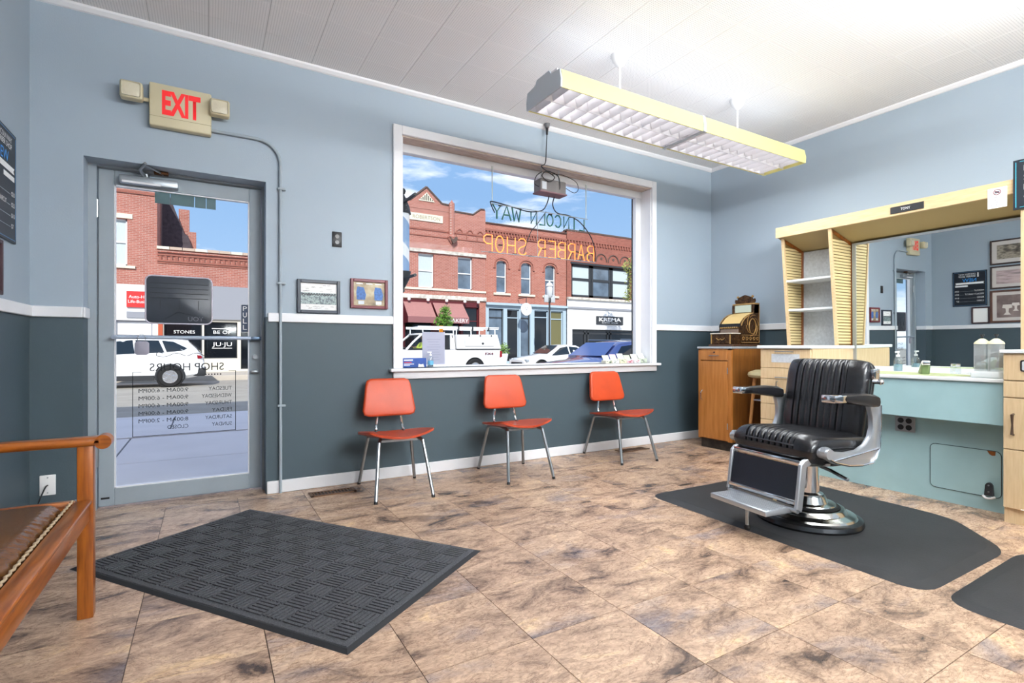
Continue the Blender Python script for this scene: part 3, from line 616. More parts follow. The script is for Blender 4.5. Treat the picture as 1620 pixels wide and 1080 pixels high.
# ---- pendant ceiling fixtures; the last two are added unseen for fill light
def fixture(x, y, label, dn, upw, sf, sb, tilt):
    t = thing('pendant_fixture', label, 'light fixture', (x, y, 2.63), group='suspended twin fluorescent fixtures')
    L2, Wd, Hh = 1.30, .195, .115
    gm = mat('grey_end_plate', 'c6cfd7', .45)
    for s in (-1, 1):
        ep = [(-Wd, 0), (Wd, 0), (Wd+.004, .05), (Wd-.01, .115), (.09, .125), (.07, .155), (-.07, .155), (-.09, .125), (-Wd+.01, .115), (-Wd-.004, .05)]
        x = s*L2; MB().prism(ep, 'x', x-.006, x+.006).build('end_plate', gm if s < 0 else M_YELLOW, t, smooth=False)
        for q in (-1, 1):
            sp_ = [(s_*Wd, z_) for s_, z_ in ((q, 0), (q*1.02, .05), (q*.97, .112), (q*.93, .112), (q*.985, .05), (q*.965, 0))]
            MB().prism(sp_, 'x', min(0, s*(L2-.006))+(.004 if s > 0 else 0), max(0, s*(L2-.006))-(0 if s > 0 else .004)).build('side_panel', M_YELLOW, t, ang=.8)
        for q in (-1, 1): MB().box(min(.004*s, s*(L2-.01)), max(.004*s, s*(L2-.01)), min(q*.186, q*.183), max(q*.186, q*.183), .004, .104).build('side_reflector', M_LOUVRE, t, smooth=False)
        b = MB(); b.box(min(.002, s*L2*.99), max(-.002, s*L2*.99), -.13, .13, .115, .150); b.box(min(.002, s*L2*.99), max(-.002, s*L2*.99), -.185, .185, .105, .115); b.build('reflector_pan', M_LOUVRE, t, smooth=False)
        for yy in (-.10, .10): MB().cyl((s*.06, yy, .088), (s*1.24, yy, .088), .016, n=12).build('fluorescent_tube', M_TUBE, t)
        MB().prism([(-.010, .065), (.010, .065), (.002, .002), (-.002, .002)], 'x', min(s*.01, s*(L2-.01)), max(s*.01, s*(L2-.01))).build('louvre_spine', M_LOUVRE, t, smooth=False)
        for k in range(13):
            x = s*(.05+k*.0985)
            for yy in (-1, 1): MB().prism([(x-.020, .066), (x+.020, .066), (x+.002, .003), (x-.002, .003)], 'y', min(yy*.012, yy*.188), max(yy*.012, yy*.188)).build('louvre_blade', M_LOUVRE, t, smooth=False)
        st_ = MB().cyl((s*.65, 0, .15), (s*.65, 0, .44), .007, n=10).build('suspension_rod', M_WHITE, t)
        MB().lathe([(.012, .385), (.03, .40), (.052, .43), (.062, .468), (.062, .4705)], (s*.65, 0, 0), 24).build('ceiling_canopy', M_WHITE, t)
    MB().prism([(-Wd-.006, -.003), (Wd+.006, -.003), (Wd+.010, .05), (Wd-.004, .118), (Wd-.016, .118), (Wd-.004, .05), (Wd-.012, .006), (-Wd+.012, .006), (-Wd+.004, .05), (-Wd+.016, .118), (-Wd+.004, .118), (-Wd-.010, .05)], 'x', -.014, .014).build('joint_band', gm, t, smooth=False)
    for nm, z, en, up in (('lamp_downlight', -.012, dn, False), ('lamp_uplight', .165, upw, True)):
        ld = bpy.data.lights.new(nm, 'AREA'); ld.shape = 'RECTANGLE'; ld.size = 2.5; ld.size_y = .34; ld.energy = en; ld.color = (.94, .975, 1)
        o = bpy.data.objects.new(nm, ld); COL.objects.link(o); o.parent = t; o.location = (0, 0, z); o.rotation_euler = (PI if up else 0, 0, 0)
    for s, en in ((1, sf), (-1, sb)):
        ld = bpy.data.lights.new('lamp_sidelight', 'AREA'); ld.shape = 'RECTANGLE'; ld.size = 2.5; ld.size_y = .10; ld.energy = en; ld.color = (.94, .975, 1)
        o = bpy.data.objects.new('lamp_sidelight', ld); COL.objects.link(o); o.parent = t; o.location = (0, s*(Wd+.02), .06); o.rotation_euler = (s*(PI/2+tilt), 0, 0)
    return t
fixture(3.17, 2.775, 'yellowed twin fluorescent fixture hung near the front window', LAMP_DOWN, LAMP_UP, LAMP_SIDE, LAMP_SIDE, .12)
fixture(2.7, .15, 'fluorescent fixture added out of view over the middle of the room as fill light', FILL_DOWN, FILL_UP, FILL_SIDE, FILL_SIDE*.4, .22)
fixture(2.1, -3.2, 'fluorescent fixture added out of view by the rear wall as fill light', FILL_DOWN, FILL_UP*10, FILL_SIDE*2, FILL_SIDE*.4, .45)
# ================================================================= BARBER STATION (right wall)
def pull(parent, x, y0, y1, z, m=M_STEEL, name='handle'):
    b = MB(); b.tube([(x, y0, z), (x-.022, y0+.004*(1 if y1 > y0 else -1), z), (x-.022, y1-.004*(1 if y1 > y0 else -1), z), (x, y1, z)], .0045, 8); return b.build(name, m, parent)
# brown birch cupboard in the corner
cab = thing('cupboard', 'orange birch cupboard with drawer and door in the corner by the cash register', 'cabinet')
CX0, CY0, CY1 = 4.43, 3.285, 3.68
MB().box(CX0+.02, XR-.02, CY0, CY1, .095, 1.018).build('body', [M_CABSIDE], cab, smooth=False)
b = MB(); b.box(CX0, CX0+.02, CY0, CY0+.04, .095, 1.018); b.box(CX0, CX0+.02, CY1-.03, CY1, .095, 1.018); b.box(CX0, CX0+.02, CY0, CY1, 1.005, 1.018); b.build('face_frame', M_CABWOOD, cab, smooth=False)
d = MB().rbox(CX0-.006, CX0+.02, CY0+.043, CY1-.033, .105, .893, r=.003, seg=1).build('door', M_CABWOOD, cab)
b = MB(); b.tube(smooth_path([(CX0-.006, 3.625, .49), (CX0-.028, 3.625, .51), (CX0-.03, 3.625, .54), (CX0-.028, 3.625, .57), (CX0-.006, 3.625, .59)], 4), .006, 8); b.build('handle', M_CHROME, d)
for z in (.80, .25): MB().cyl((CX0-.004, CY0+.042, z-.03), (CX0-.004, CY0+.042, z+.03), .005).build('hinge', M_STEEL, d)
dr = MB().rbox(CX0-.006, CX0+.02, CY0+.043, CY1-.033, .901, 1.002, r=.003, seg=1).build('drawer', M_CABWOOD, cab)
pull(dr, CX0-.006, 3.43, 3.53, .948); MB().cyl((CX0-.012, 3.48, .982), (CX0-.006, 3.48, .982), .008).build('lock', M_BLACK, dr)
MB().rbox(CX0-.012, XR-.02, CY0-.008, CY1+.01, 1.018, 1.04, r=.004, seg=1).build('top', mat('grey_edged_top', 'a9aeb3', .35, .3), cab)
MB().box(CX0+.035, XR-.03, CY0+.01, CY1-.01, 0, .095).build('kick_base', mat('dark_marbled_kick', '3a332c', .5, col2='15130f', vscale=20), cab, smooth=False)

# antique cash register
rg = thing('cash_register', 'ornate antique bronze cash register on the birch cupboard', 'cash register', (4.70, 3.43, 1.04))
def R(b, n, m, p=rg, **k): return b.build(n, m, p, **k)
R(MB().rbox(-.245, .22, -.145, .145, 0, .022, r=.004, seg=1), 'plinth', mat('walnut', '4b3221', .4))
prof = [(-.235, .022), (.205, .022), (.205, .435), (.125, .435), (.115, .395), (.11, .345), (.085, .335), (.03, .318), (-.03, .285), (-.075, .245), (-.098, .218), (-.105, .205), (-.105, .135), (-.235, .128)]
b = MB(); b.prism(prof, 'y', -.118, .118); body = R(b, 'body', M_REG, smooth=False)
for s in (-1, 1):
    R(MB().prism([(-.10, .03), (.20, .03), (.20, .43), (.13, .43), (.118, .392), (.112, .35), (.085, .338), (.03, .322), (-.03, .29), (-.075, .25), (-.10, .215)], 'y', s*.118, s*.126), 'side_panel', M_REG, smooth=False)
    b = MB(); b.tube([(.085+.055*math.cos(t), s*.128, .205+.078*math.sin(t)) for t in [2*PI*i/28 for i in range(28)]], .006, 6, closed=True); R(b, 'oval_medallion', M_REGL)
    b = MB(); b.tube([(-.095, s*.127, .21), (-.07, s*.127, .252), (-.025, s*.127, .292), (.035, s*.127, .324), (.09, s*.127, .34)], .006, 6); b.tube([(-.09, s*.127, .04), (.195, s*.127, .04)], .005, 6); b.tube([(.195, s*.127, .04), (.195, s*.127, .42)], .005, 6); b.tube([(-.09, s*.127, .115), (.19, s*.127, .115)], .003, 6); R(b, 'edge_moulding', M_REGL)
    b = MB()
    for k in range(5): b.tube([(-.06+k*.057+.02*math.cos(t)*(1-t/9), s*.127, .077+.024*math.sin(t)*(1-t/9)) for t in [i*.5 for i in range(14)]], .0035, 5)
    for k in range(6):
        a = 2*PI*k/6; b.tube([(.085+.098*math.cos(a+t*.25)*(1-t*.05), s*.127, .215+.115*math.sin(a+t*.25)*(1-t*.05)) for t in range(5)], .0035, 5)
    R(b, 'scrollwork', M_REGL)
pl = [(.108, .347), (.085, .340), (.03, .324), (-.03, .292), (-.075, .252), (-.098, .225)]
R(MB().prism(pl+[(x+.004, z-.012) for x, z in pl[::-1]], 'y', -.105, .105), 'paper_roll_lid', mat('brass_cream', 'd7b779', .4, .2))
R(MB().prism([(-.115, .20), (-.102, .232), (-.092, .215), (-.10, .195)], 'y', -.12, .12), 'lid_lip', M_DARK, smooth=False)
for k in range(9): 
    b = MB(); b.cyl((-.12, -.092+k*.023, .193), (-.098, -.092+k*.023, .189), .0085, n=10); R(b, 'key', M_REGL)
R(MB().rbox(-.113, -.10, -.105, .105, .138, .178, r=.003, seg=1), 'key_plate', mat('grey_bronze', '78665a', .4, .4))
R(MB().rbox(-.246, -.10, -.128, .128, .126, .136, r=.003, seg=1), 'drawer_top', mat('pale_marble', 'ddd6c6', .3))
dw = R(MB().rbox(-.242, -.23, -.118, .118, .026, .124, r=.003, seg=1), 'cash_drawer', M_REG)
b = MB(); 
for q in ((-.116, -.104, .028, .122), (.104, .116, .028, .122)): b.box(-.246, -.24, q[0], q[1], q[2], q[3])
b.tube(smooth_path([(-.246, -.05, .085), (-.247, -.02, .066), (-.247, 0, .078), (-.247, .02, .066), (-.246, .05, .085)], 4), .004, 5); R(b, 'drawer_trim', M_REGL, dw)
R(MB().rbox(.115, .205, -.128, .128, .432, .448, r=.003, seg=1), 'cornice', M_REGL)
R(MB().rbox(.108, .122, -.095, .095, .352, .428, r=.003, seg=1), 'indicator_glass', mat('indicator_pane', 'aeb8aa', .15))
for s in (-1, 1): R(MB().rbox(.105, .2, s*.112-.014, s*.112+.014, .34, .434, r=.003, seg=1), 'pilaster', M_REG)
cr_ = [(-.105, .448), (.105, .448), (.118, .47), (.112, .495), (.085, .49), (.08, .51), (.04, .525), (0, .538), (-.04, .525), (-.08, .51), (-.085, .49), (-.112, .495), (-.118, .47)]
R(MB().prism(cr_, 'x', .14, .158), 'crest', M_REG, smooth=False)
for s in (-1, 1): R(MB().lathe([(0, 0), (.012, .004), (.014, .014), (.008, .024), (0, .028)], (.149, s*.085, .505), 12), 'finial', M_REGL)

# wooden stool between cupboard and drawers
sl = thing('bar_stool', 'round bar stool with cream padded seat between cupboard and drawer unit', 'stool', (4.68, 3.085, 0))
MB().lathe([(0, .815), (.10, .812), (.155, .79), (.165, .765), (.155, .745), (.12, .735), (0, .735)], n=32).build('seat', mat('cream_vinyl', 'c9bd93', .45, var=.05), sl)
for k in range(4):
    a = PI/4+k*PI/2; c_, s_ = math.cos(a), math.sin(a)
    MB().cyl((.10*c_, .10*s_, .74), (.165*c_, .165*s_, 0), .017, .015).build('leg', mat('light_beech', 'c08a55', .4), sl)
for z, q in ((.25, .146), (.52, .118)):
    for k in range(4):
        a = PI/4+k*PI/2; a2 = a+PI/2; MB().cyl((q*math.cos(a), q*math.sin(a), z), (q*math.cos(a2), q*math.sin(a2), z), .009, n=8).build('rung', M_STEEL if z > .4 else mat('light_beech_rung', 'c08a55', .4), sl)

# beige drawer unit
du = thing('drawer_unit', 'beige laminate drawer unit under the tapered shelves, left of the teal counter', 'cabinet')
UX, UY0, UY1 = 4.29, 2.43, 2.885
MB().box(UX+.02, XR-.02, UY0, UY1, .08, 1.022).build('body', M_BEIGE, du, smooth=False)
MB().box(UX+.05, XR-.02, UY0+.005, UY1-.005, 0, .08).build('kick_base', M_BEIGE, du, smooth=False)
zs = [.085, .245, .395, .535, .665, .756, .853, 1.018]
for k in range(7):
    d = MB().rbox(UX, UX+.02, UY0+.004, UY1-.004, zs[k]+.002, zs[k+1]-.002, r=.002, seg=1).build('drawer', M_BEIGE, du)
    if k == 6:
        MB().box(UX-.002, UX+.001, 2.525, 2.775, .902, .975).build('label_panel', M_GREYLAM, d, smooth=False); pull(d, UX, 2.58, 2.735, .996)
    elif k in (5,): pull(d, UX, 2.60, 2.735, .772)
    elif k < 5: MB().tube([(UX, 2.72, zs[k+1]-.02), (UX-.02, 2.72, zs[k+1]-.022), (UX-.02, 2.72, zs[k+1]-.06), (UX, 2.72, zs[k+1]-.062)], .004, 8).build('handle', M_STEEL, d)
MB().rbox(UX-.02, XR-.02, UY0-.012, UY1+.02, 1.022, 1.05, r=.004, seg=1).build('top', M_LAMTOP, du)

# tapered shelf unit with canopy over the mirror
su = thing('shelf_canopy', 'beige canopy fascia with two tapered cane-sided shelf fins above the drawer unit', 'shelving')
ZB, XB = 1.05, 4.985
MB().box(4.60, 4.625, .30, 2.935, 2.055, 2.148).build('fascia', M_BEIGEX, su, smooth=False)
b = MB(); b.add([(4.625, .30, 2.06), (4.625, 2.935, 2.06), (XB+.06, 2.935, 1.945), (XB+.06, .30, 1.945), (4.625, .30, 2.07), (4.625, 2.935, 2.07), (XB+.06, 2.935, 1.957), (XB+.06, .30, 1.957)], [(0, 1, 2, 3), (4, 7, 6, 5), (0, 4, 5, 1), (1, 5, 6, 2), (2, 6, 7, 3), (3, 7, 4, 0)]); b.build('soffit', M_SOFFIT, su, smooth=False)
MB().box(4.625, XR-.002, .30, 2.935, 2.132, 2.148).build('canopy_top', M_BEIGEX, su, smooth=False)
def fin(y, xt, xbm):
    zt = lambda x: 2.06-(x-4.625)/(XB+.06-4.625)*.115
    zt0 = zt(xt)
    f = MB(); w = .022; t0 = .012
    f.add([(xt, y-t0, zt0), (xt+w, y-t0, zt(xt+w)), (xbm+w, y-t0, ZB), (xbm, y-t0, ZB), (xt, y+t0, zt0), (xt+w, y+t0, zt(xt+w)), (xbm+w, y+t0, ZB), (xbm, y+t0, ZB)], [(0, 1, 2, 3), (7, 6, 5, 4), (0, 4, 5, 1), (1, 5, 6, 2), (2, 6, 7, 3), (3, 7, 4, 0)])
    p = f.build('fin_post', M_BEIGEX, su, smooth=False)
    MB().box(XB-.03, XB, y-t0, y+t0, ZB, zt(XB)).build('fin_post', M_OAK, su, smooth=False)
    b = MB(); b.add([(xt+w, y-.009, zt(xt+w)), (XB-.03, y-.009, zt(XB-.03)), (XB-.03, y-.009, zt(XB-.03)-.03), (xt+w, y-.009, zt(xt+w)-.03), (xt+w, y+.009, zt(xt+w)), (XB-.03, y+.009, zt(XB-.03)), (XB-.03, y+.009, zt(XB-.03)-.03), (xt+w, y+.009, zt(xt+w)-.03)], [(0, 1, 2, 3), (7, 6, 5, 4), (0, 4, 5, 1), (1, 5, 6, 2), (2, 6, 7, 3), (3, 7, 4, 0)]); b.build('fin_rail', M_OAK, su, smooth=False)
    n = 34
    MB().add([(xt+w, y, zt(xt+w)-.03), (XB-.03, y, zt(XB-.03)-.03), (XB-.03, y, ZB), (xbm+w, y, ZB), (xt+w, y+.003, zt(xt+w)-.03), (XB-.03, y+.003, zt(XB-.03)-.03), (XB-.03, y+.003, ZB), (xbm+w, y+.003, ZB)], [(0, 1, 2, 3), (7, 6, 5, 4), (0, 4, 5, 1), (1, 5, 6, 2), (2, 6, 7, 3), (3, 7, 4, 0)]).build('cane_panel', M_CANED, su, smooth=False)
    for k in range(n):
        z = ZB+.015+k*.0268; u = (z-ZB)/(zt0-ZB); x0 = xbm+(xt-xbm)*u+w
        MB().box(x0, XB-.03, y-.006, y+.001, z, z+.0195).build('cane_slat', M_CANE, su, smooth=False)
fin(2.905, 4.655, 4.755); fin(2.458, 4.615, 4.725)
MB().box(XB, XB+.02, 2.46, 2.92, ZB, 1.95).build('back_panel', M_GREYLAM, su, smooth=False)
for z in (1.655, 1.385): MB().rbox(4.70 if z > 1.5 else 4.735, XB, 2.47, 2.895, z-.013, z+.007, r=.003, seg=1).build('shelf', M_LAMTOP, su)
MB().box(4.60, 4.99, .98, 1.236, 1.022, 2.058).build('end_pier', M_BEIGE, su, smooth=False)

# mirror, its top leaning a little forward
mr = thing('wall_mirror', 'large frameless mirror with aluminium edge behind the teal counter', 'mirror', (4.955, 0, .865)); mr.rotation_euler = (0, -.0100, 0)
MB().box(0, .006, 1.24, 2.405, 0, 1.085).build('glass', M_MIRROR, mr, smooth=False)
b = MB(); b.box(-.004, .012, 2.405, 2.435, -.02, 1.085); b.box(-.006, .012, 1.24, 2.435, 1.07, 1.088); b.build('edge_strip', M_ALU, mr, smooth=False)

# teal counter with worktop, apron, and panel below
ct_ = thing('station_counter', 'pale teal barber counter with grey worktop beneath the mirror', 'counter')
MB().rbox(4.10, 4.95, 1.172, 2.42, .822, .842, r=.003, seg=1).build('worktop', M_LAMTOP, ct_)
MB().box(4.925, 4.955, 1.172, 2.42, .842, .872).build('back_ledge', M_LAMTOP, ct_, smooth=False)
MB().box(4.115, 4.135, 1.172, 2.42, .565, .822).build('apron', M_TEAL, ct_, smooth=False)
MB().box(4.135, 4.275, 1.172, 2.42, .565, .58).build('apron_bottom', M_TEAL, ct_, smooth=False)
pn = MB().box(4.27, 4.29, 1.172, 2.43, 0, .822).build('knee_panel', M_TEAL, ct_, smooth=False)
hp = rrect(1.235, 1.604, .088, .382, .03); b = MB(); b.prism([(y, z) for y, z in hp], 'x', 4.2665, 4.271); ht = b.build('access_hatch', M_TEAL, ct_)
b = MB(); b.tube([(4.2675, y, z) for y, z in hp], .0022, 5, closed=True); b.build('hatch_gap', mat('dark_gap', '3c4c50', .8), ht)
b = MB(); b.prism([(1.303, .380), (1.262, .380), (1.264, .355), (1.278, .352), (1.292, .360)], 'x', 4.264, 4.268); b.build('rust_patch', mat('exposed_hardboard', '8a4f1c', .8, var=.2, vscale=40), ht, smooth=False)
# quad socket on the knee panel
q4 = thing('quad_socket', 'stainless four-way socket on the teal knee panel', 'socket')
MB().rbox(4.260, 4.2695, 1.69, 1.812, .438, .545, r=.003, seg=1).build('plate', M_STEEL, q4)
for yy in (1.727, 1.776):
    for z in (.468, .516): MB().cyl((4.2575, yy, z), (4.264, yy, z), .019, n=18).build('outlet', M_BLACK, q4)
wf = thing('bottle_opener', 'dark grey bottle-opener shaped fitting at the foot of the teal knee panel', 'wall fitting')
b = MB(); b.prism([(1.268, .10), (1.312, .10), (1.308, .165), (1.30, .178), (1.29, .182), (1.28, .178), (1.272, .165)], 'x', 4.245, 4.266); b.build('body', mat('gunmetal', '4a4d52', .35, .7), wf)
b = MB(); b.tube([(4.252, 1.262, .095), (4.235, 1.275, .088), (4.230, 1.29, .086), (4.235, 1.305, .088), (4.252, 1.318, .095)], .007, 8); b.build('lip', M_WHITE, wf)
for z in (.165, .125): MB().cyl((4.242, 1.29, z), (4.247, 1.29, z), .005, n=8).build('screw', M_STEEL, wf)

# tall drawer unit at the right
tw = thing('drawer_tower', 'beige laminate drawer unit with white top at the right end of the teal counter', 'cabinet')
TX, TY0, TY1 = 4.06, .62, 1.17
MB().box(TX+.02, XR-.02, TY0, TY1, .09, 1.0).build('body', M_BEIGE, tw, smooth=False)
MB().box(TX+.02, XR-.02, TY0+.002, TY1-.002, 0, .09).build('kick_base', M_BEIGE, tw, smooth=False)
for k, (z0, z1) in enumerate(((.094, .434), (.440, .737), (.743, .837), (.843, .998))):
    d = MB().rbox(TX, TX+.02, TY0+.003, TY1-.003, z0, z1, r=.002, seg=1).build('drawer' if k else 'lower_panel', M_BEIGE, tw)
    if k == 1:
        b = MB(); b.tube([(TX, 1.122, .645), (TX-.024, 1.122, .642), (TX-.020, 1.122, .585), (TX-.024, 1.122, .528), (TX, 1.122, .525)], [.006, .008, .005, .008, .006], 8); b.build('handle', mat('aged_bronze', '5d4c40', .4, .6), d)
    if k == 3: MB().prism([(y, z) for y, z in rrect(.85, 1.092, .895, .962, .01)], 'x', TX-.004, TX+.002).build('recess_frame', M_BLACK, d); MB().prism([(y, z) for y, z in rrect(.86, 1.084, .903, .954, .006)], 'x', TX-.005, TX).build('recess_panel', M_GREYLAM, d)
    if k == 0: MB().box(TX-.002, TX+.004, .9, 1.09, .094, .099).build('scuffed_edge', M_WHITE, d, smooth=False)
MB().rbox(TX-.015, XR-.02, TY0-.01, TY1+.012, 1.0, 1.022, r=.004, seg=1).build('top', M_LAMTOP, tw)

# ---- things on the counter and the tower
pp = thing('tissue_box', 'low white box lying on the right drawer unit', 'box'); MB().rbox(4.12, 4.30, .93, 1.06, 1.022, 1.036, r=.003, seg=1).build('body', M_PAPER, pp)
tm = thing('green_mat', 'thin lime green cloth spread on the counter', 'cloth')
MB().add([(4.22, 1.52, .8425), (4.40, 1.36, .8425), (4.62, 1.62, .8425), (4.64, 2.18, .8425), (4.42, 2.26, .8425), (4.25, 2.0, .8425)]+[(4.22, 1.52, .8455), (4.40, 1.36, .8455), (4.62, 1.62, .8455), (4.64, 2.18, .8455), (4.42, 2.26, .8455), (4.25, 2.0, .8455)], [(5, 4, 3, 2, 1, 0), (6, 7, 8, 9, 10, 11)]+[(i, (i+1) % 6, 6+(i+1) % 6, 6+i) for i in range(6)]).build('cloth', mat('lime_cloth', 'b7c191', .8, var=.12, vscale=20), tm, smooth=False)
def pump_bottle(name, label, x, y, z, s, m, liquid=None, lab=None, cat='bottle'):
    t = thing(name, label, cat, (x, y, z+.0006)); k = s
    MB().lathe([(0, 0), (.030*k, 0), (.033*k, .006*k), (.033*k, .085*k), (.028*k, .105*k), (.013*k, .118*k), (.012*k, .125*k), (0, .125*k)], n=24).build('bottle', m, t)
    if liquid: MB().lathe([(0, .003*k), (.028*k, .003*k), (.030*k, .008*k), (.030*k, .06*k), (0, .06*k)], n=24).build('gel', liquid, t)
    MB().lathe([(.014*k, .122*k), (.014*k, .138*k), (.005*k, .140*k), (.005*k, .158*k), (0, .158*k)], n=16).build('pump_collar', M_WHITE, t)
    MB().rbox(-.038*k, .012*k, -.009*k, .009*k, .156*k, .168*k, r=.003*k).build('pump_head', M_WHITE, t)
    return t
M_BLUEGEL = mat('pale_blue_gel', '9fc7d6', .2, trans=.5)
pump_bottle('pump_bottle', 'clear pump bottle of pale blue liquid on the counter against the mirror', 4.80, 2.02, .842, .95, M_CLEAR, M_BLUEGEL)
cp = thing('hair_clipper', 'white and green hair clipper lying on the lime cloth', 'clipper', (4.42, 1.70, .846), .5)
b = MB(); b.add(*bevel_prism([(-.075, 0), (.06, 0), (.075, .015), (.04, .03), (-.02, .05), (-.06, .075), (-.09, .08), (-.095, .06)], .05, .010)); b.build('body', mat('green_plastic', '73875c', .4), cp)
b = MB(); b.add(*bevel_prism([(-.10, .065), (-.075, .06), (-.02, .052), (.045, .03), (.04, .045), (-.02, .068), (-.06, .09), (-.09, .095)], .046, .006)); b.build('top_shell', M_WHITE, cp)
b = MB(); b.rbox(-.115, -.09, -.02, .02, .065, .092, r=.003); b.build('blade', M_CHROME, cp)
def acrylic(name, f):
    m = pane_mat(name, (.95, .97, .97), .12, .04); t = m.node_tree; out = [n for n in t.nodes if n.type == 'OUTPUT_MATERIAL'][0]; src = out.inputs[0].links[0].from_socket
    d = nd(t, 'ShaderNodeBsdfDiffuse'); d.inputs[0].default_value = (.85, .88, .88, 1); mi = nd(t, 'ShaderNodeMixShader'); mi.inputs[0].default_value = f; t.links.new(src, mi.inputs[1]); t.links.new(d.outputs[0], mi.inputs[2]); t.links.new(mi.outputs[0], out.inputs[0]); return m
M_ACRY = acrylic('cloudy_acrylic', .22); M_ACRY2 = acrylic('milky_base', .5)
def lotion(x, y, lab):
    t = thing('glass_pot', lab, 'pot', (x, y, .8426)); MB().lathe([(0, 0), (.028, 0), (.032, .01), (.030, .05), (.024, .055)], n=20).build('pot', M_CLEAR, t); MB().lathe([(.026, .052), (.028, .056), (.028, .072), (0, .075)], n=20).build('lid', M_CHROME, t); return t
lotion(4.72, 1.62, 'small chrome-lidded glass pot on the counter behind the clipper')
dj = thing('twin_dispenser', 'clear twin disinfectant jar with two black knobs on the counter by the drawer tower', 'jar', (4.26, 1.292, .8428), 0); dj.scale = (.75, .62, 1.15)
MB().rbox(-.10, .10, -.115, .115, 0, .035, r=.012, seg=3).build('base', M_ACRY2, dj)
for s in (-1, 1):
    b = MB(); b.prism(rrect(-.06, .06, s*.055-.05, s*.055+.05, .015), 'z', .035, .185); b.build('jar', M_ACRY, dj)
    b = MB(); b.prism(rrect(-.05, .05, s*.055-.042, s*.055+.042, .012), 'z', .04, .12); b.build('liquid', pane_mat('grey_liquid', (.80, .84, .85), .08), dj)
    b = MB(); b.lathe([(.066, .186), (.06, .196), (.022, .214), (.012, .216), (0, .216)], (0, s*.055, 0), 28); l_ = b.build('lid', mat('cream_lid', 'cfc9a8', .4), dj)
    b = MB(); b.cyl((0, s*.055, .214), (0, s*.055, .232), .008); b.lathe([(0, .230), (.017, .231), (.017, .239), (0, .240)], (0, s*.055, 0), 16); b.build('knob', M_BLACK, l_)

# signs on the fascia
def rsign(name, label, y0, y1, z0, z1, x, m, cat='sign', th=.004):
    t = thing(name, label, cat); MB().rbox(x-th, x, min(y0, y1), max(y0, y1), z0, z1, r=min(.0015, th*.3), seg=1).build('plate', m, t); return t
RX = (0, -1, 0)
t = rsign('name_plate', 'narrow black name plate reading TONY on the canopy fascia', 1.767, 1.986, 2.070, 2.122, 4.599, M_BLACK, th=.006)
text('TONY', .02, M_WHITE, t, (4.593, 1.915, 2.087), RX, name='lettering', width=.062, height=.019, depth=.0006)
t = rsign('payment_notice', 'small white no-credit-cards notice stuck to the canopy fascia', 1.302, 1.402, 1.975, 2.112, 4.599, M_PAPER)
for k, s in enumerate(('SORRY NO', 'CREDIT', 'CARDS', 'ACCEPTED')):
    w = (.07, .045, .042, .075)[k]; text(s, .012, mat('grey_ink', '5c5d66', .6), t, (4.595, 1.352+w/2, 2.042-.0165*k), RX, width=w, height=.0105, depth=.0006)
b = MB(); b.tube([(4.594, 1.352+.018*math.cos(a), 2.082+.018*math.sin(a)) for a in [2*PI*i/24 for i in range(24)]], .002, 6, closed=True); b.tube([(4.594, 1.366, 2.094), (4.594, 1.338, 2.070)], .002, 6); b.build('prohibition_ring', mat('maroon_ink', '7c2436', .5), t)
MB().box(4.5935, 4.595, 1.340, 1.364, 2.075, 2.089).build('card_symbol', mat('grey_ink_symbol', '6d6d74', .6), t, smooth=False)
M_PRICE = mat('black_price_board', '20262f', .45)
M_CYAN = mat('turquoise_line', '3fb0c6', .4)
t = rsign('price_board', 'black price board with turquoise border hanging over the right end of the canopy', .86, 1.268, 1.937, 2.262, 4.588, M_PRICE, th=.008)
b = MB(); 
for q in ((1.252, 1.256, 1.952, 2.247), (.87, .874, 1.952, 2.247)): b.box(4.5785, 4.58, q[0], q[1], q[2], q[3])
for z in (1.95, 2.246): b.box(4.5785, 4.58, .874, 1.235, z, z+.003)
b.build('border', M_CYAN, t, smooth=False)
for k, s in enumerate(('HAIRCUT', 'SPECIALTY HAIRCUT', 'BEARD', 'COMBO')):
    text(s, .035, M_WHITE, t, (4.58, 1.215, 2.185-.062*k), RX, width=.030*len(s)*(.62 if len(s) > 9 else 1), height=.036, depth=.0008)

# ================================================================= WALL THINGS (front wall)
ex = thing('exit_sign', 'ivory emergency EXIT sign with red letters and two lamp heads above the door', 'exit sign')
hs = MB().rbox(-.313, .027, YF-.060, YF, 2.440, 2.712, r=.010, seg=3).build('housing', M_IVORY, ex)
MB().box(-.312, .026, YF-.0615, YF-.059, 2.499, 2.501).build('seam', mat('seam_shadow', '9c9272', .6), hs, smooth=False)
text('EXIT', .16, M_RED, ex, (-.245, YF-.0605, 2.525), (1, 0, 0), name='exit_lettering', width=.21, height=.155, depth=.001, bold=.04)
for s, x in ((-1, -.40), (1, .075)):
    hd = MB(); hd.rbox(x-.058, x+.058, YF-.11, YF-.04, 2.565, 2.672, r=.014, seg=3); h_ = hd.build('lamp_head', M_IVORY, ex)
    b = MB(); b.rbox(x-.048, x+.048, YF-.113, YF-.107, 2.575, 2.662, r=.012); b.build('lens', mat('frosted_lens', 'd6cfb8', .25, bump=.3, bscale=60), h_)
    b = MB(); b.cyl((x-s*.03, YF-.035, 2.60), (-.313 if s < 0 else .027, YF-.03, 2.60), .012); b.build('arm', M_IVORY, ex)
pc = thing('conduit', 'painted metal conduit running from the exit sign down to the floor', 'conduit')
b = MB(); b.tube([(.029, YF-.016, 2.486), (.10, YF-.016, 2.486)]+[(x, YF-.016, z) for x, z in arc(.30, 2.335, .152, PI/2, 0, 10)]+[(.452, YF-.016, 1.2), (.452, YF-.020, .0)], .0105, 12); b.build('pipe', M_FRAME, pc)
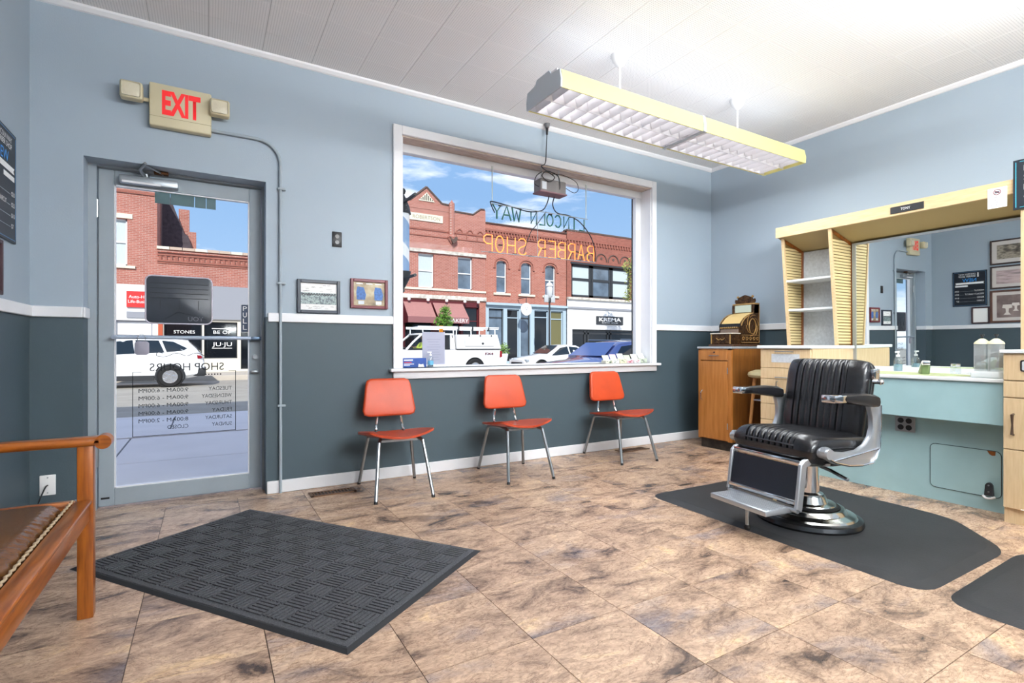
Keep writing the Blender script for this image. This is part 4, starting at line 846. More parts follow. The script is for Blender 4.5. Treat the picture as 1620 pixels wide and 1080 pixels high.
for z in (2.16, 1.49, .62): MB().rbox(.432, .486, YF-.030, YF, z-.008, z+.008, r=.003).build('strap', M_FRAME, pc)
so = thing('wall_socket', 'black wall socket between the conduit and the window', 'socket')
MB().rbox(.809, .880, YF-.008, YF, 1.788, 1.902, r=.004).build('plate', M_BLACK, so)
for z in (1.823, 1.867): MB().cyl((.8445, YF-.011, z), (.8445, YF-.007, z), .015).build('outlet', mat('outlet_insert', '3a3836', .3), so)
ca = thing('cable_plate', 'white cable plate with a black lead in the left corner', 'wall plate')
MB().rbox(-.845, -.772, YF-.008, YF, .163, .282, r=.003).build('plate', M_PAPER, ca)
MB().tube(smooth_path([(-.808, YF-.008, .222), (-.815, YF-.04, .21), (-.84, YF-.07, .12), (-.85, YF-.08, .012)], 5), .004, 8).build('lead', M_BLACK, ca)
for z in (.178, .267): MB().cyl((-.808, YF-.010, z), (-.808, YF-.007, z), .004, n=8).build('screw', M_STEEL, ca)
def noise_print(name, cols, scale, stretch=(1, 1, 1)):
    m = bpy.data.materials.new(name); m.use_nodes = True; t = m.node_tree; b = t.nodes['Principled BSDF']; g = nd(t, 'ShaderNodeTexCoord'); mp_ = nd(t, 'ShaderNodeMapping'); mp_.inputs['Scale'].default_value = stretch
    t.links.new(g.outputs['Object'], mp_.inputs[0]); n = nd(t, 'ShaderNodeTexNoise'); n.inputs['Scale'].default_value = scale; n.inputs['Detail'].default_value = 3; t.links.new(mp_.outputs[0], n.inputs['Vector'])
    r = nd(t, 'ShaderNodeValToRGB'); t.links.new(n.outputs['Fac'], r.inputs[0]); els = r.color_ramp.elements
    for i, c in enumerate(cols):
        p = .3+.4*i/(len(cols)-1)
        if i == 0: els[0].position = p; els[0].color = lin(c)
        elif i == len(cols)-1: els[-1].position = p; els[-1].color = lin(c)
        else: q = els.new(p); q.color = lin(c)
    t.links.new(r.outputs[0], b.inputs['Base Color']); b.inputs['Roughness'].default_value = .35; return m
def fframe(name, label, x0, x1, z0, z1, fm, fw, cat='picture'):      # on the front wall
    t = thing(name, label, cat); yb = YF
    for n, q in (('frame_side', (x0, x0+fw, z0, z1)), ('frame_side', (x1-fw, x1, z0, z1)), ('frame_side', (x0+fw, x1-fw, z0, z0+fw)), ('frame_side', (x0+fw, x1-fw, z1-fw, z1))):
        MB().rbox(q[0], q[1], yb-.022, yb, q[2], q[3], r=.003, seg=1).build(n, fm, t)
    return t
t = fframe('picture_frame', 'signed team photograph in a dark blue frame beside the conduit', .563, .865, 1.284, 1.530, mat('navy_frame', '232c3b', .35), .024)
MB().box(.587, .841, YF-.010, YF-.004, 1.308, 1.506).build('print', M_PAPER, t, smooth=False)
MB().box(.589, .839, YF-.012, YF-.010, 1.352, 1.435).build('team_rows', noise_print('team_print', ['2a3a44', '56646a', '9fb3b0', '33343a'], 70, (1, 1, .8)), t, smooth=False)
b = MB()
for k in range(26): b.lathe([(0, 0), (.0052, .002), (.0052, .008), (0, .0105)], n=6); b.v[-24:] = [(.598+.0092*k+v[0], YF-.012+v[1]*.2, 1.415+.006*(k % 2)+v[2]) for v in b.v[-24:]]
b.build('team_heads', mat('photo_dark', '2b2a2c', .5), t)
random.seed(3); b = MB()
for k in range(26):
    x = random.uniform(.595, .80); z = random.choice([1.448, 1.462, 1.476, 1.490, 1.322, 1.335]); b.tube([(x+.004*i, YF-.0115, z+random.uniform(-.004, .004)) for i in range(6)], .0007, 4)
b.build('signatures', M_INK, t)
t = fframe('picture_frame', 'colour photograph of blue barber chairs in a dark red frame beside the window casing', .941, 1.229, 1.333, 1.560, mat('maroon_frame', '6a1b26', .35), .023)
MB().box(.964, 1.206, YF-.010, YF-.004, 1.356, 1.537).build('print', noise_print('tan_print', ['6e5c3c', '978460', 'b8ab88'], 18), t, smooth=False)
for k, (cx_, s) in enumerate(((1.02, 1), (1.155, .95))):
    b = MB(); b.prism([(cx_-.030*s, 1.40), (cx_+.032*s, 1.40), (cx_+.040*s, 1.44), (cx_+.030*s, 1.47), (cx_+.022*s, 1.495), (cx_-.026*s, 1.50), (cx_-.034*s, 1.46)], 'y', YF-.0125, YF-.010); b.build('photo_chair', mat('photo_blue', '3f6aa8', .5, var=.35, vscale=60), t, smooth=False)
    MB().box(cx_-.02, cx_+.025, YF-.0125, YF-.010, 1.366, 1.392).build('photo_footrest', mat('photo_white', 'cfd6dc', .5), t, smooth=False)
for x in (.985, 1.06, 1.13): MB().box(x, x+.05, YF-.0125, YF-.010, 1.520, 1.527).build('photo_lamp', M_PAPER, t, smooth=False)

# floor registers
for nm, lab, x0, x1, y0, y1 in (('floor_vent', 'brown slatted floor vent beside the chair nearest the door', .62, .93, 3.775, 3.895), ('floor_vent', 'brown slatted floor vent below the chair nearest the corner', 3.52, 3.88, 3.83, 3.95)):
    t = thing(nm, lab, 'vent'); mv = mat('brown_vent', '6b4a30', .45, .3); 
    b = MB()
    for q in ((x0, x1, y0, y0+.02), (x0, x1, y1-.02, y1), (x0, x0+.02, y0, y1), (x1-.02, x1, y0, y1)): b.box(*q, .0002, .006)
    b.build('frame', mv, t, smooth=False); MB().box(x0+.02, x1-.02, y0+.02, y1-.02, .0002, .001).build('duct', M_DARK, t, smooth=False)
    for k in range(12): x = x0+.03+k*(x1-x0-.06)/11; MB().box(x-.004, x+.004, y0+.02, y1-.02, .001, .005).build('slat', mv, t, smooth=False)

# ---- left wall: price poster and framed photographs (seen in the mirror too)
LXa = (0, 1, 0)
t = thing('price_poster', 'black NEW price poster with blue border on the left wall', 'poster'); PY0, PY1, PZ0, PZ1 = 3.29, 3.735, 1.585, 2.158
MB().rbox(XL, XL+.012, PY0, PY1, PZ0, PZ1, r=.002, seg=1).build('board', mat('poster_black', '161c26', .4), t)
XP = XL+.0125; b = MB()
for q in ((PY0+.012, PY0+.016, PZ0+.02, PZ1-.02), (PY1-.016, PY1-.012, PZ0+.02, PZ1-.02), (PY0+.02, PY1-.02, PZ0+.012, PZ0+.016), (PY0+.02, PY1-.02, PZ1-.016, PZ1-.012)): b.box(XP-.0005, XP+.0005, q[0], q[1], q[2], q[3])
b.build('border', mat('steel_blue', '4f7fa8', .4), t, smooth=False)
text('LINCOLN WAY', .03, M_WHITE, t, (XP, PY0+.145, 2.095), LXa, width=.22, height=.028); text('BARBER SHOP', .03, M_WHITE, t, (XP, PY0+.145, 2.060), LXa, width=.22, height=.028)
MB().box(XP-.0005, XP+.0005, PY0+.105, PY0+.120, 2.055, 2.125).build('pole_emblem', M_WHITE, t, smooth=False)
text('NEW', .07, mat('bright_blue', '2c8fe0', .4, emit=.1), t, (XP, PY0+.135, 1.985), LXa, width=.18, height=.055)
MB().prism([(PY0+.035, 1.945), (PY1-.035, 1.945), (PY1-.05, 1.960), (PY1-.035, 1.975), (PY0+.035, 1.975), (PY0+.05, 1.960)], 'x', XP-.0005, XP+.0006).build('ribbon', M_WHITE, t, smooth=False)
MB().box(XP-.0005, XP+.0006, PY1-.20, PY1-.035, 1.905, 1.93).build('ribbon', M_WHITE, t, smooth=False)
for k, (s, p) in enumerate((('HAIRCUT', '$20'), ('SPECIALTY HAIRCUT', '$25'), ('BEARD', '$10'), ('COMBO', '$7'))):
    z = 1.825-.056*k; w = .0175*len(s)*(.82 if len(s) > 9 else 1); text(s, .02, M_WHITE, t, (XP, PY0+.04, z), LXa, width=w, height=.024); text(p, .02, M_WHITE, t, (XP, PY1-.085, z), LXa, width=.018*len(p), height=.026)
    MB().box(XP-.0005, XP+.0005, PY0+.05+w, PY1-.095, z+.004, z+.006).build('leader_line', mat('leader', 'aab4bc', .5), t, smooth=False)
def lframe(label, y0, y1, z0, z1, fw, matw, pm, fm):
    t = thing('photo_frame', label, 'picture')
    for q in ((y0, y0+fw, z0, z1), (y1-fw, y1, z0, z1), (y0+fw, y1-fw, z0, z0+fw), (y0+fw, y1-fw, z1-fw, z1)): MB().rbox(XL, XL+.024, q[0], q[1], q[2], q[3], r=.003, seg=1).build('frame_side', fm, t)
    MB().box(XL, XL+.010, y0+fw, y1-fw, z0+fw, z1-fw).build('mount', mat('mount_card', 'cbc4c0', .6), t, smooth=False)
    MB().box(XL+.010, XL+.012, y0+fw+matw, y1-fw-matw, z0+fw+matw, z1-fw-matw).build('print', pm, t, smooth=False); return t
M_FRB = mat('dark_wood_frame', '3a2a26', .4)
lframe('sepia street photograph in a dark frame, topmost of three on the left wall', 2.55, 3.25, 2.215, 2.60, .022, .06, noise_print('sepia_street', ['3a352e', '6d6559', 'a79d8d', '4a443b'], 9, (1, 1, 2)), M_FRB)
lframe('faded pinkish landscape photograph in a dark frame, middle of three on the left wall', 2.55, 3.25, 1.835, 2.19, .022, .05, noise_print('pink_view', ['8d7f80', 'b9a3a3', 'cbb6b4'], 6, (1, 1, 6)), M_FRB)
t = lframe('old barber shop interior photograph in a brown frame, lowest of three on the left wall', 2.50, 3.255, 1.30, 1.81, .03, .05, noise_print('sepia_shop', ['5b4c48', '7b6a66', '8f7f7b'], 6), mat('brown_wood_frame', '5a3a2e', .4))
for k, (y, z, s) in enumerate(((3.05, 1.52, 1), (2.95, 1.555, .8), (2.80, 1.56, .75), (2.68, 1.53, .9))):
    MB().prism([(y-.045*s, z-.1*s), (y+.045*s, z-.1*s), (y+.015*s, z-.06*s), (y+.02*s, z), (y+.06*s, z+.01*s), (y+.05*s, z+.06*s), (y-.05*s, z+.06*s), (y-.06*s, z+.01*s), (y-.02*s, z), (y-.015*s, z-.06*s)], 'x', XL+.012, XL+.013).build('photo_figure', mat('photo_light', 'd8cfc8', .5), t, smooth=False)
lframe('white certificate in a small dark frame below the price poster', 3.26, 3.49, 1.295, 1.565, .02, .004, M_PAPER, mat('small_frame', '3b2229', .4))
# ================================================================= NEON SIGN, SILL AND DOOR THINGS
NS = {   # single-stroke letters on a 0..1 x 0..1 cell
 'B': [[(0, 0), (0, 1), (.55, 1), (.8, .87), (.8, .68), (.55, .54), (.1, .54)], [(.55, .54), (.85, .4), (.85, .14), (.6, 0), (0, 0)]],
 'A': [[(0, 0), (.42, 1), (.85, 0)], [(.16, .36), (.68, .36)]],
 'R': [[(0, 0), (0, 1), (.55, 1), (.8, .86), (.8, .64), (.55, .5), (.05, .5)], [(.42, .5), (.85, 0)]],
 'E': [[(.8, 1), (0, 1), (0, 0), (.8, 0)], [(.05, .52), (.65, .52)]],
 'S': [[(.82, .86), (.6, 1), (.25, 1), (.03, .84), (.05, .64), (.3, .53), (.6, .45), (.83, .3), (.8, .12), (.55, 0), (.22, 0), (0, .15)]],
 'H': [[(0, 0), (0, 1)], [(.82, 0), (.82, 1)], [(0, .5), (.82, .5)]],
 'O': [[(.42 + .42*math.cos(t), .5+.5*math.sin(t)) for t in [PI/2+2*PI*i/16 for i in range(17)]]],
 'P': [[(0, 0), (0, 1), (.55, 1), (.82, .86), (.82, .6), (.55, .46), (.05, .46)]],
 'L': [[(0, 1), (0, 0), (.7, 0)]], 'I': [[(.35, 0), (.35, 1)]], 'N': [[(0, 0), (0, 1), (.72, 0), (.72, 1)]],
 'C': [[(.8, .82), (.6, 1), (.3, 1), (.05, .75), (.05, .25), (.3, 0), (.6, 0), (.8, .16)]],
 'W': [[(0, 1), (.2, 0), (.42, .75), (.64, 0), (.86, 1)]], 'Y': [[(0, 1), (.4, .5), (.8, 1)], [(.4, .5), (.4, 0)]]}
ns = thing('neon_sign', 'neon window sign reading LINCOLN WAY in green over BARBER SHOP in orange, seen from behind', 'neon sign')
YN = 4.125
M_NEON = mat('orange_neon', 'ff7430', .3, emit=1.9); M_NGREEN = mat('unlit_green_neon', '14584b', .3); M_NCAP = mat('black_tube_paint', '1d1a1c', .6)
def neon(word, x, pitch, w, z0, h, m, r):
    for k, c in enumerate(word):
        b = MB(); xx = x-pitch*k
        for st in NS[c]: b.tube([(xx-p[0]*w, YN+.01*(i % 2)*0, z0+p[1]*h) for i, p in enumerate(st)], r, 7)
        b.build('neon_letter', m, ns)
neon('BARBER', 3.395, .1195, .098, 1.900, .158, M_NEON, .0048); neon('SHOP', 2.585, .121, .102, 1.897, .150, M_NEON, .0048)
neon('LINCOLN', 3.272, .0955, .085, 2.202, .112, M_NGREEN, .0068); neon('WAY', 2.525, .105, .112, 2.200, .13, M_NGREEN, .0076)
b = MB(); b.tube([(3.40, YN-.02, 1.895), (2.10, YN-.02, 1.885)], .004, 6); b.tube([(3.30, YN-.02, 2.318), (2.20, YN-.02, 2.325)], .004, 6)
for x in (3.15, 2.70, 2.35): b.tube([(x, YN-.018, 2.32), (x, YN-.018, 1.89)], .003, 6) if x == 2.70 else None
b.build('support_bar', mat('clear_grey_bar', '8a9297', .3), ns)
b = MB()
for x, z in ((3.36, 1.897), (3.20, 1.9), (2.95, 1.895), (2.78, 1.97), (2.62, 1.89), (2.45, 1.893), (2.30, 1.96), (2.20, 1.888), (3.10, 2.315), (2.85, 2.31), (2.48, 2.32), (2.30, 2.32)): b.cyl((x-.02, YN-.012, z), (x+.02, YN-.012, z+.003), .0062, n=8)
b.build('electrode_caps', M_NCAP, ns)
for x, s in ((2.212, 0), (3.283, 0)):
    b = MB(); b.tube([(x, YN-.01, 2.665), (x+.004, YN-.01, 2.325)], .003, 6); b.tube([(x+.012, YN-.01, 2.665), (x+.006, YN-.01, 2.33)], .002, 6); b.build('hanging_cord', mat('clear_cord', 'aeb9b5', .3), ns)
for pts in ([(2.80, 4.06, 2.468), (2.80, 4.10, 2.40), (2.75, 4.11, 2.335), (2.60, 4.11, 2.305), (2.42, 4.11, 2.325), (2.215, 4.11, 2.345), (2.205, 4.115, 2.32), (2.245, 4.12, 2.25)],
            [(2.86, 4.06, 2.468), (2.87, 4.10, 2.40), (2.93, 4.11, 2.335), (3.08, 4.11, 2.325), (3.22, 4.11, 2.27), (3.35, 4.11, 2.14), (3.405, 4.115, 1.99), (3.405, 4.12, 1.90)],
            [(2.80, 4.11, 2.33), (2.70, 4.115, 2.20), (2.62, 4.115, 2.10), (2.55, 4.115, 1.91)]):
    MB().tube(smooth_path(pts, 6), .0055 if pts[0][0] != 2.80 or len(pts) > 4 else .004, 8).build('cable', M_BLACK, ns)
tf = thing('neon_transformer', 'grey transformer box hanging at the window head above the neon sign', 'transformer')
bx = MB().rbox(2.655, 2.945, 3.985, 4.105, 2.482, 2.60, r=.006, seg=1).build('box', mat('grey_brown_enamel', '6f6a68', .5, var=.1), tf)
MB().rbox(2.645, 2.955, 3.98, 4.11, 2.472, 2.486, r=.003, seg=1).build('base_flange', mat('dull_maroon', '7a5a60', .5), tf)
MB().box(2.67, 2.72, 3.983, 3.986, 2.50, 2.57).build('rating_label', mat('label_grey', 'b9bcc0', .5), tf, smooth=False)
b = MB()
for x in (2.70, 2.90): b.tube([(x, 4.045, 2.60), (x, 4.045, 2.74)], .004, 6)
b.build('hanger', M_STEEL, tf)
pcord = thing('power_cord', 'black power cord looping from the ceiling socket to the transformer', 'cord')
b = MB(); b.tube(smooth_path([(2.712, 3.965, 3.03), (2.708, 3.97, 2.90), (2.700, 3.975, 2.74), (2.655, 3.975, 2.70), (2.72, 3.97, 2.66), (2.80, 3.97, 2.62), (2.74, 3.97, 2.57), (2.66, 3.97, 2.61), (2.72, 3.975, 2.665), (2.84, 3.975, 2.64), (2.87, 3.98, 2.55), (2.86, 4.0, 2.49)], 7), .0045, 8); b.build('cord', M_BLACK, pcord)
b = MB(); b.tube(smooth_path([(2.66, 3.975, 2.65), (2.60, 3.975, 2.60), (2.58, 3.975, 2.53), (2.63, 3.98, 2.51)], 7), .004, 8); b.tube(smooth_path([(2.94, 3.98, 2.54), (3.03, 3.975, 2.51), (3.08, 3.975, 2.55), (3.05, 3.975, 2.62), (2.90, 3.98, 2.66), (2.78, 3.98, 2.65)], 7), .003, 8); b.build('loose_loop', M_BLACK, pcord)
MB().cyl((2.712, 3.965, 3.06), (2.712, 3.967, 3.0), .014, .010, n=12).build('plug', M_BLACK, pcord)
MB().lathe([(.026, .035), (.022, .0), (.012, -.006), (0, -.006)], (2.712, 3.965, 3.065), 16).build('socket', mat('grey_socket', '6e6e70', .5), pcord)

# window sill things
SZ = WZ0+.001
nb = thing('notice_sheet', 'grey printed notice taped inside the shop window above the glove box', 'notice')
MB().box(1.587, 1.795, 4.2045, 4.2075, .885, 1.165).build('sheet', mat('backlit_paper', 'a7a9bb', .8), nb, smooth=False)
b = MB()
for k in range(9): b.box(1.625+.012*(k % 3), 1.755-.01*((k*2) % 3), 4.2035, 4.2046, 1.10-.022*k, 1.103-.022*k)
b.build('typed_lines', mat('faint_ink', '8c8ea2', .8), nb, smooth=False)
gb = thing('glove_box', 'blue cardboard glove box on the window sill beside the sanitiser', 'box')
MB().rbox(1.375, 1.578, 4.085, 4.165, SZ, SZ+.078, r=.003, seg=1).build('carton', mat('royal_blue_card', '2b4f9a', .5, var=.2, vscale=12), gb)
for k, (z, w, h) in enumerate(((SZ+.058, .075, .010), (SZ+.04, .065, .007), (SZ+.028, .085, .005), (SZ+.018, .05, .005))): MB().box(1.385, 1.385+w, 4.0835, 4.086, z, z+h).build('print_line', M_PAPER if k != 1 else mat('red_print', 'c44848', .5), gb, smooth=False)
MB().prism([(1.505, SZ+.004), (1.56, SZ+.004), (1.55, SZ+.030), (1.53, SZ+.026), (1.51, SZ+.032)], 'y', 4.0835, 4.086).build('glove_picture', M_PAPER, gb, smooth=False)
pump_bottle('sanitiser_bottle', 'clear sanitiser pump bottle with light blue label on the window sill', 1.625, 4.115, SZ, .78, M_CLEAR, mat('clear_gel', 'c7dbe6', .15, trans=.7), cat='bottle')
st_ = bpy.data.objects['sanitiser_bottle']; MB().lathe([(.0335*.78, .02), (.0335*.78, .055)], n=20, a0=PI*1.1, a1=PI*1.9).build('blue_label', mat('light_blue_label', '6fb6da', .5), st_)
random.seed(5)
cards = [('cream', 'e9e2cf'), ('white', 'f2f1ee'), ('pale yellow', 'ece6c4'), ('white and pink', 'e8c9cf'), ('white', 'eff0f0'), ('grey-green', 'c7d2bd')]
for k in range(6):
    x = 3.50+k*.098; t = thing('card_stack', f'{("first","second","third","fourth","fifth","last")[k]} stack of business cards on the sill, counted towards the corner, {cards[k][0]}', 'business cards', group='business card stacks on the window sill')
    hgt = .032+.008*(k % 3)
    hld = MB(); hld.rbox(x, x+.09, 4.06+.006*(k % 2), 4.13, SZ, SZ+hgt, r=.0015, seg=1); o = hld.build('cards', mat('card_'+str(k), cards[k][1], .6, var=.04, vscale=60), t)
    MB().add([(x+.004, 4.10, SZ+hgt), (x+.086, 4.10, SZ+hgt), (x+.086, 4.13, SZ+hgt+.052), (x+.004, 4.13, SZ+hgt+.052), (x+.004, 4.104, SZ+hgt), (x+.086, 4.104, SZ+hgt), (x+.086, 4.134, SZ+hgt+.052), (x+.004, 4.134, SZ+hgt+.052)], [(0, 1, 2, 3), (7, 6, 5, 4), (0, 4, 5, 1), (1, 5, 6, 2), (2, 6, 7, 3), (3, 7, 4, 0)]).build('front_card', mat('card_face_'+str(k), cards[(k+2) % 6][1], .6), t, smooth=False)
    b = MB()
    for q in range(5): a = x+random.uniform(.01, .06); z = SZ+hgt*.2+hgt*.15*q; b.box(a, a+random.uniform(.008, .03), 4.0585+.006*(k % 2), 4.0602+.006*(k % 2), z, z+.004)
    b.build('printed_marks', mat('mark_'+str(k), random.choice(['55555c', '3c6b4d', 'b54a5a', '444a58']), .6), t, smooth=False)

# door things
hg = thing('door_sign', 'dark rounded plastic open sign hung on the glass door, seen from behind', 'sign')
b = MB(); vs, fs = bevel_prism(rrect(-.35, .032, 1.195, 1.515, .035), .012, .004, 2); b.add([(x, y+4.203, z) for x, y, z in vs], fs); b.build('board', mat('smoky_plastic', '363c45', .35, var=.12, vscale=6), hg)
b = MB(); b.tube([(x, 4.1965, z) for x, z in rrect(-.35, .032, 1.195, 1.515, .035)], .005, 6, closed=True); b.build('rim', mat('pale_rim', 'c9c3cf', .4), hg)
b = MB()
for k in range(4): b.rbox(-.325, .010, 4.1945, 4.1975, 1.465-.033*k, 1.470-.033*k, r=.001, seg=1)
for x in (-.27, -.16, -.05): b.box(x, x+.004, 4.1945, 4.1975, 1.29, 1.355)
b.tube([(-.24, 4.196, 1.225), (-.17, 4.196, 1.275), (-.09, 4.196, 1.255), (.0, 4.196, 1.225)], .002, 5); b.build('moulded_relief', mat('relief_edge', '262b33', .4), hg)
text('YOU', .03, mat('relief_light', '6c727c', .4), hg, (-.02, 4.1965, 1.215), (-1, 0, 0), width=.09, height=.03, depth=-.001)
pl_ = thing('pull_sign', 'narrow navy PULL sign on the right edge of the door glass', 'sign')
MB().box(.214, .262, 4.2135, 4.219, 1.145, 1.342).build('plate', mat('navy_sign', '1f3350', .4), pl_, smooth=False)
for k, c in enumerate('PULL'): text(c, .04, M_WHITE, pl_, (.2255, 4.2133, 1.297-.045*k), (1, 0, 0), width=.025, height=.034, depth=.0006)
MB().box(.212, .264, 4.2140, 4.2195, 1.143, 1.344).build('border', M_PAPER, pl_, smooth=False)
tg = thing('bar_tag', 'grey tag hanging from the push bar by a wire loop', 'tag')
b = MB(); vs, fs = bevel_prism(rrect(-.405, -.325, .985, 1.075, .02), .008, .003, 2); b.add([(x, y+4.145, z) for x, y, z in vs], fs); b.build('tag', mat('grey_tag', '9a98a6', .4), tg)
b = MB(); b.tube(smooth_path([(-.385, 4.145, 1.07), (-.388, 4.133, 1.10), (-.365, 4.140, 1.122), (-.345, 4.133, 1.10), (-.348, 4.145, 1.07)], 5), .002, 6); b.build('loop', M_STEEL, tg)
# ================================================================= STREET
Z_SW, Z_RD, Z_FS = -.03, -.30, -.10
def brick_mat(name, c1, c2, mort, sx=.22, sz=.075):
    m = bpy.data.materials.new(name); m.use_nodes = True; t = m.node_tree; b = t.nodes['Principled BSDF']; L = t.links.new
    g = nd(t, 'ShaderNodeNewGeometry'); s = nd(t, 'ShaderNodeSeparateXYZ'); L(g.outputs['Position'], s.inputs[0])
    a = nd(t, 'ShaderNodeMath', operation='ADD'); L(s.outputs[0], a.inputs[0]); L(s.outputs[1], a.inputs[1])
    c = nd(t, 'ShaderNodeCombineXYZ'); L(a.outputs[0], c.inputs[0]); L(s.outputs[2], c.inputs[1])
    br = nd(t, 'ShaderNodeTexBrick'); br.inputs['Scale'].default_value = 1; br.inputs['Brick Width'].default_value = sx; br.inputs['Row Height'].default_value = sz; br.inputs['Mortar Size'].default_value = .007
    br.inputs['Color1'].default_value = lin(c1); br.inputs['Color2'].default_value = lin(c2); br.inputs['Mortar'].default_value = lin(mort); L(c.outputs[0], br.inputs['Vector'])
    n = nd(t, 'ShaderNodeTexNoise'); n.inputs['Scale'].default_value = .8; n.inputs['Detail'].default_value = 5; L(g.outputs['Position'], n.inputs['Vector'])
    r = nd(t, 'ShaderNodeMapRange'); r.inputs[3].default_value = .8; r.inputs[4].default_value = 1.15; L(n.outputs['Fac'], r.inputs[0])
    v = nd(t, 'ShaderNodeVectorMath', operation='SCALE'); L(br.outputs['Color'], v.inputs[0]); L(r.outputs[0], v.inputs['Scale']); L(v.outputs[0], b.inputs['Base Color']); b.inputs['Roughness'].default_value = .85; return m
M_BRICK = brick_mat('red_brick', 'ab6c5f', '9c5d50', 'b29a90'); M_BRICKO = brick_mat('orange_brick', 'ad6a5a', '9f5b4c', 'b0958a'); M_BRICKD = brick_mat('dark_brick', '9c5c4e', '8c5044', '8f6a5e')
M_STONE = mat('rock_faced_stone', 'c9c5bc', .9, var=.3, vscale=5, bump=.8, bscale=5, coord='World'); M_LIME = mat('limestone', 'd8d2bf', .8, var=.06, vscale=3, coord='World')
M_PAINTW = mat('white_painted_front', 'e9ebee', .6); M_GREYP = mat('grey_panel', '8f929b', .7); M_SASH = mat('white_sash', 'dfe3e6', .5)
M_PANE = mat('far_window_glass', '5b6b7c', .08, spec=.8, var=.35, vscale=1.2, coord='World'); M_DPANE = mat('dark_shop_glass', '14171b', .06, spec=.7); M_BLIND = mat('pale_blind', 'b9c6c9', .7, var=.1, vscale=12, stretch=(8, 1, .3), coord='World')
M_MAROON = mat('maroon_paint', '5c1f26', .5); M_PALEB = mat('pale_blue_paint', 'a8bccb', .5); M_AWN = mat('dusty_pink_canvas', 'a2736f', .8, var=.05); M_ROOF = mat('dark_coping', '5b4a44', .8); M_DGREY = mat('charcoal_paint', '33363a', .5)
M_SIDEWALL = mat('dark_side_wall', '4a4248', .9, var=.25, vscale=6, coord='World')  # dark side wall, tone varied by noise
# ground
asph = mat('asphalt', '9a958c', .9, var=.10, vscale=2, bump=.2, bscale=30, coord='World'); conc = mat('pavement_concrete', 'd6d3d5', .85, var=.05, vscale=1.5, coord='World'); concf = mat('far_pavement', 'b5ada2', .9, var=.05, vscale=2, coord='World')
struct(MB().box(-40, 60, 9.7, 23.6, -.5, Z_RD).build('road', asph, smooth=False))
swk = struct(MB().box(-40, 60, YO, 9.55, -.5, Z_SW-.012).build('sidewalk_near', mat('joint_grey', '6f7379', .9), smooth=False))
PW = 1.62; k = 0; me_s = {}
for (y0, y1) in ((YO+.02, 5.86), (5.87, 7.45), (8.02, 9.5)):
    w = 1.60; d = y1-y0; me = MB().box(-w/2, w/2, -d/2, d/2, -.012, 0).mesh('paving_slab', conc, smooth=False)
    for i in range(-4, 12): inst(me, 'paving_slab', swk, (.05+i*PW+(.0 if y0 < 7.5 else .35), (y0+y1)/2, Z_SW))
pm = mat('paver_red_grey', '8d8088', .85, var=.15, vscale=3, coord='World'); b = MB().box(-.098, .098, -.135, .135, -.012, 0); me = b.mesh('paver_brick', pm, smooth=False)
for r in range(2):
    for i in range(-14, 60): inst(me, 'paver_brick', swk, (-.6+i*.2+r*.1, 7.60+r*.275, Z_SW))
MB().box(-40, 60, 7.46, 8.01, -.02, Z_SW-.008).build('paver_bed', conc, swk, smooth=False)
struct(MB().rbox(-40, 60, 9.55, 9.72, -.5, Z_SW, r=.02, seg=2).build('kerb_near', conc)); struct(MB().rbox(-40, 60, 23.55, 23.75, -.5, Z_FS, r=.02).build('kerb_far', concf))
struct(MB().box(-40, 60, 23.7, 27.5, -.5, Z_FS).build('sidewalk_far', concf, smooth=False))
struct(MB().box(-60, 90, -30, 90, -.8, -.5).build('ground', asph, smooth=False))
# our own building: upper storey that shades the pavement
own = thing('shop_building', 'brick upper storey of the shop building over the barber shop', 'building')
b = MB(); b.box(-7, 14, YB-.4, YO, ZC+.22, 7.9); b.box(-7, XL-.21, YB-.4, YO, -.1, ZC+.22); b.box(XR+.21, 14, YB-.4, YO, -.1, ZC+.22); b.box(XL-.21, XR+.21, YB-.4, YB-.205, -.1, ZC+.22); b.build('masonry', M_BRICK, own, smooth=False)
bpole = thing('barber_pole', 'striped barber pole on a dark bracket outside the left edge of the shop window', 'barber pole', (1.555, 4.62, 0))
MB().lathe([(0, 2.50), (.02, 2.49), (.028, 2.47), (.02, 2.445), (.012, 2.44), (.03, 2.40), (.06, 2.33), (.075, 2.26)], n=20).build('cap', M_DGREY, bpole)
b = MB(); n = 28
for k in range(n):
    b.lathe([(.06, 2.26-.019*k), (.06, 2.26-.019*(k+1))], n=24)
pl_m = bpy.data.materials.new('pole_stripes'); pl_m.use_nodes = True; t_ = pl_m.node_tree; bb = t_.nodes['Principled BSDF']; g_ = nd(t_, 'ShaderNodeTexCoord'); s_ = nd(t_, 'ShaderNodeSeparateXYZ'); t_.links.new(g_.outputs['Object'], s_.inputs[0])
w1 = nd(t_, 'ShaderNodeMath', operation='ARCTAN2'); t_.links.new(s_.outputs[1], w1.inputs[0]); t_.links.new(s_.outputs[0], w1.inputs[1]); w2 = nd(t_, 'ShaderNodeMath', operation='MULTIPLY_ADD'); w2.inputs[1].default_value = 18; t_.links.new(s_.outputs[2], w2.inputs[0]); t_.links.new(w1.outputs[0], w2.inputs[2])
w3 = nd(t_, 'ShaderNodeMath', operation='SINE'); t_.links.new(w2.outputs[0], w3.inputs[0]); rr_ = nd(t_, 'ShaderNodeValToRGB'); rr_.color_ramp.interpolation = 'CONSTANT'; rr_.color_ramp.elements[0].color = lin('7f9cc4'); rr_.color_ramp.elements[1].position = .5; rr_.color_ramp.elements[1].color = lin('d9dde4'); t_.links.new(w3.outputs[0], rr_.inputs[0]); t_.links.new(rr_.outputs[0], bb.inputs['Base Color'])
b.build('striped_cylinder', pl_m, bpole); MB().lathe([(.075, 1.73), (.06, 1.66), (.03, 1.60), (.012, 1.57), (.02, 1.55), (0, 1.53)], n=20).build('lower_cap', M_DGREY, bpole)
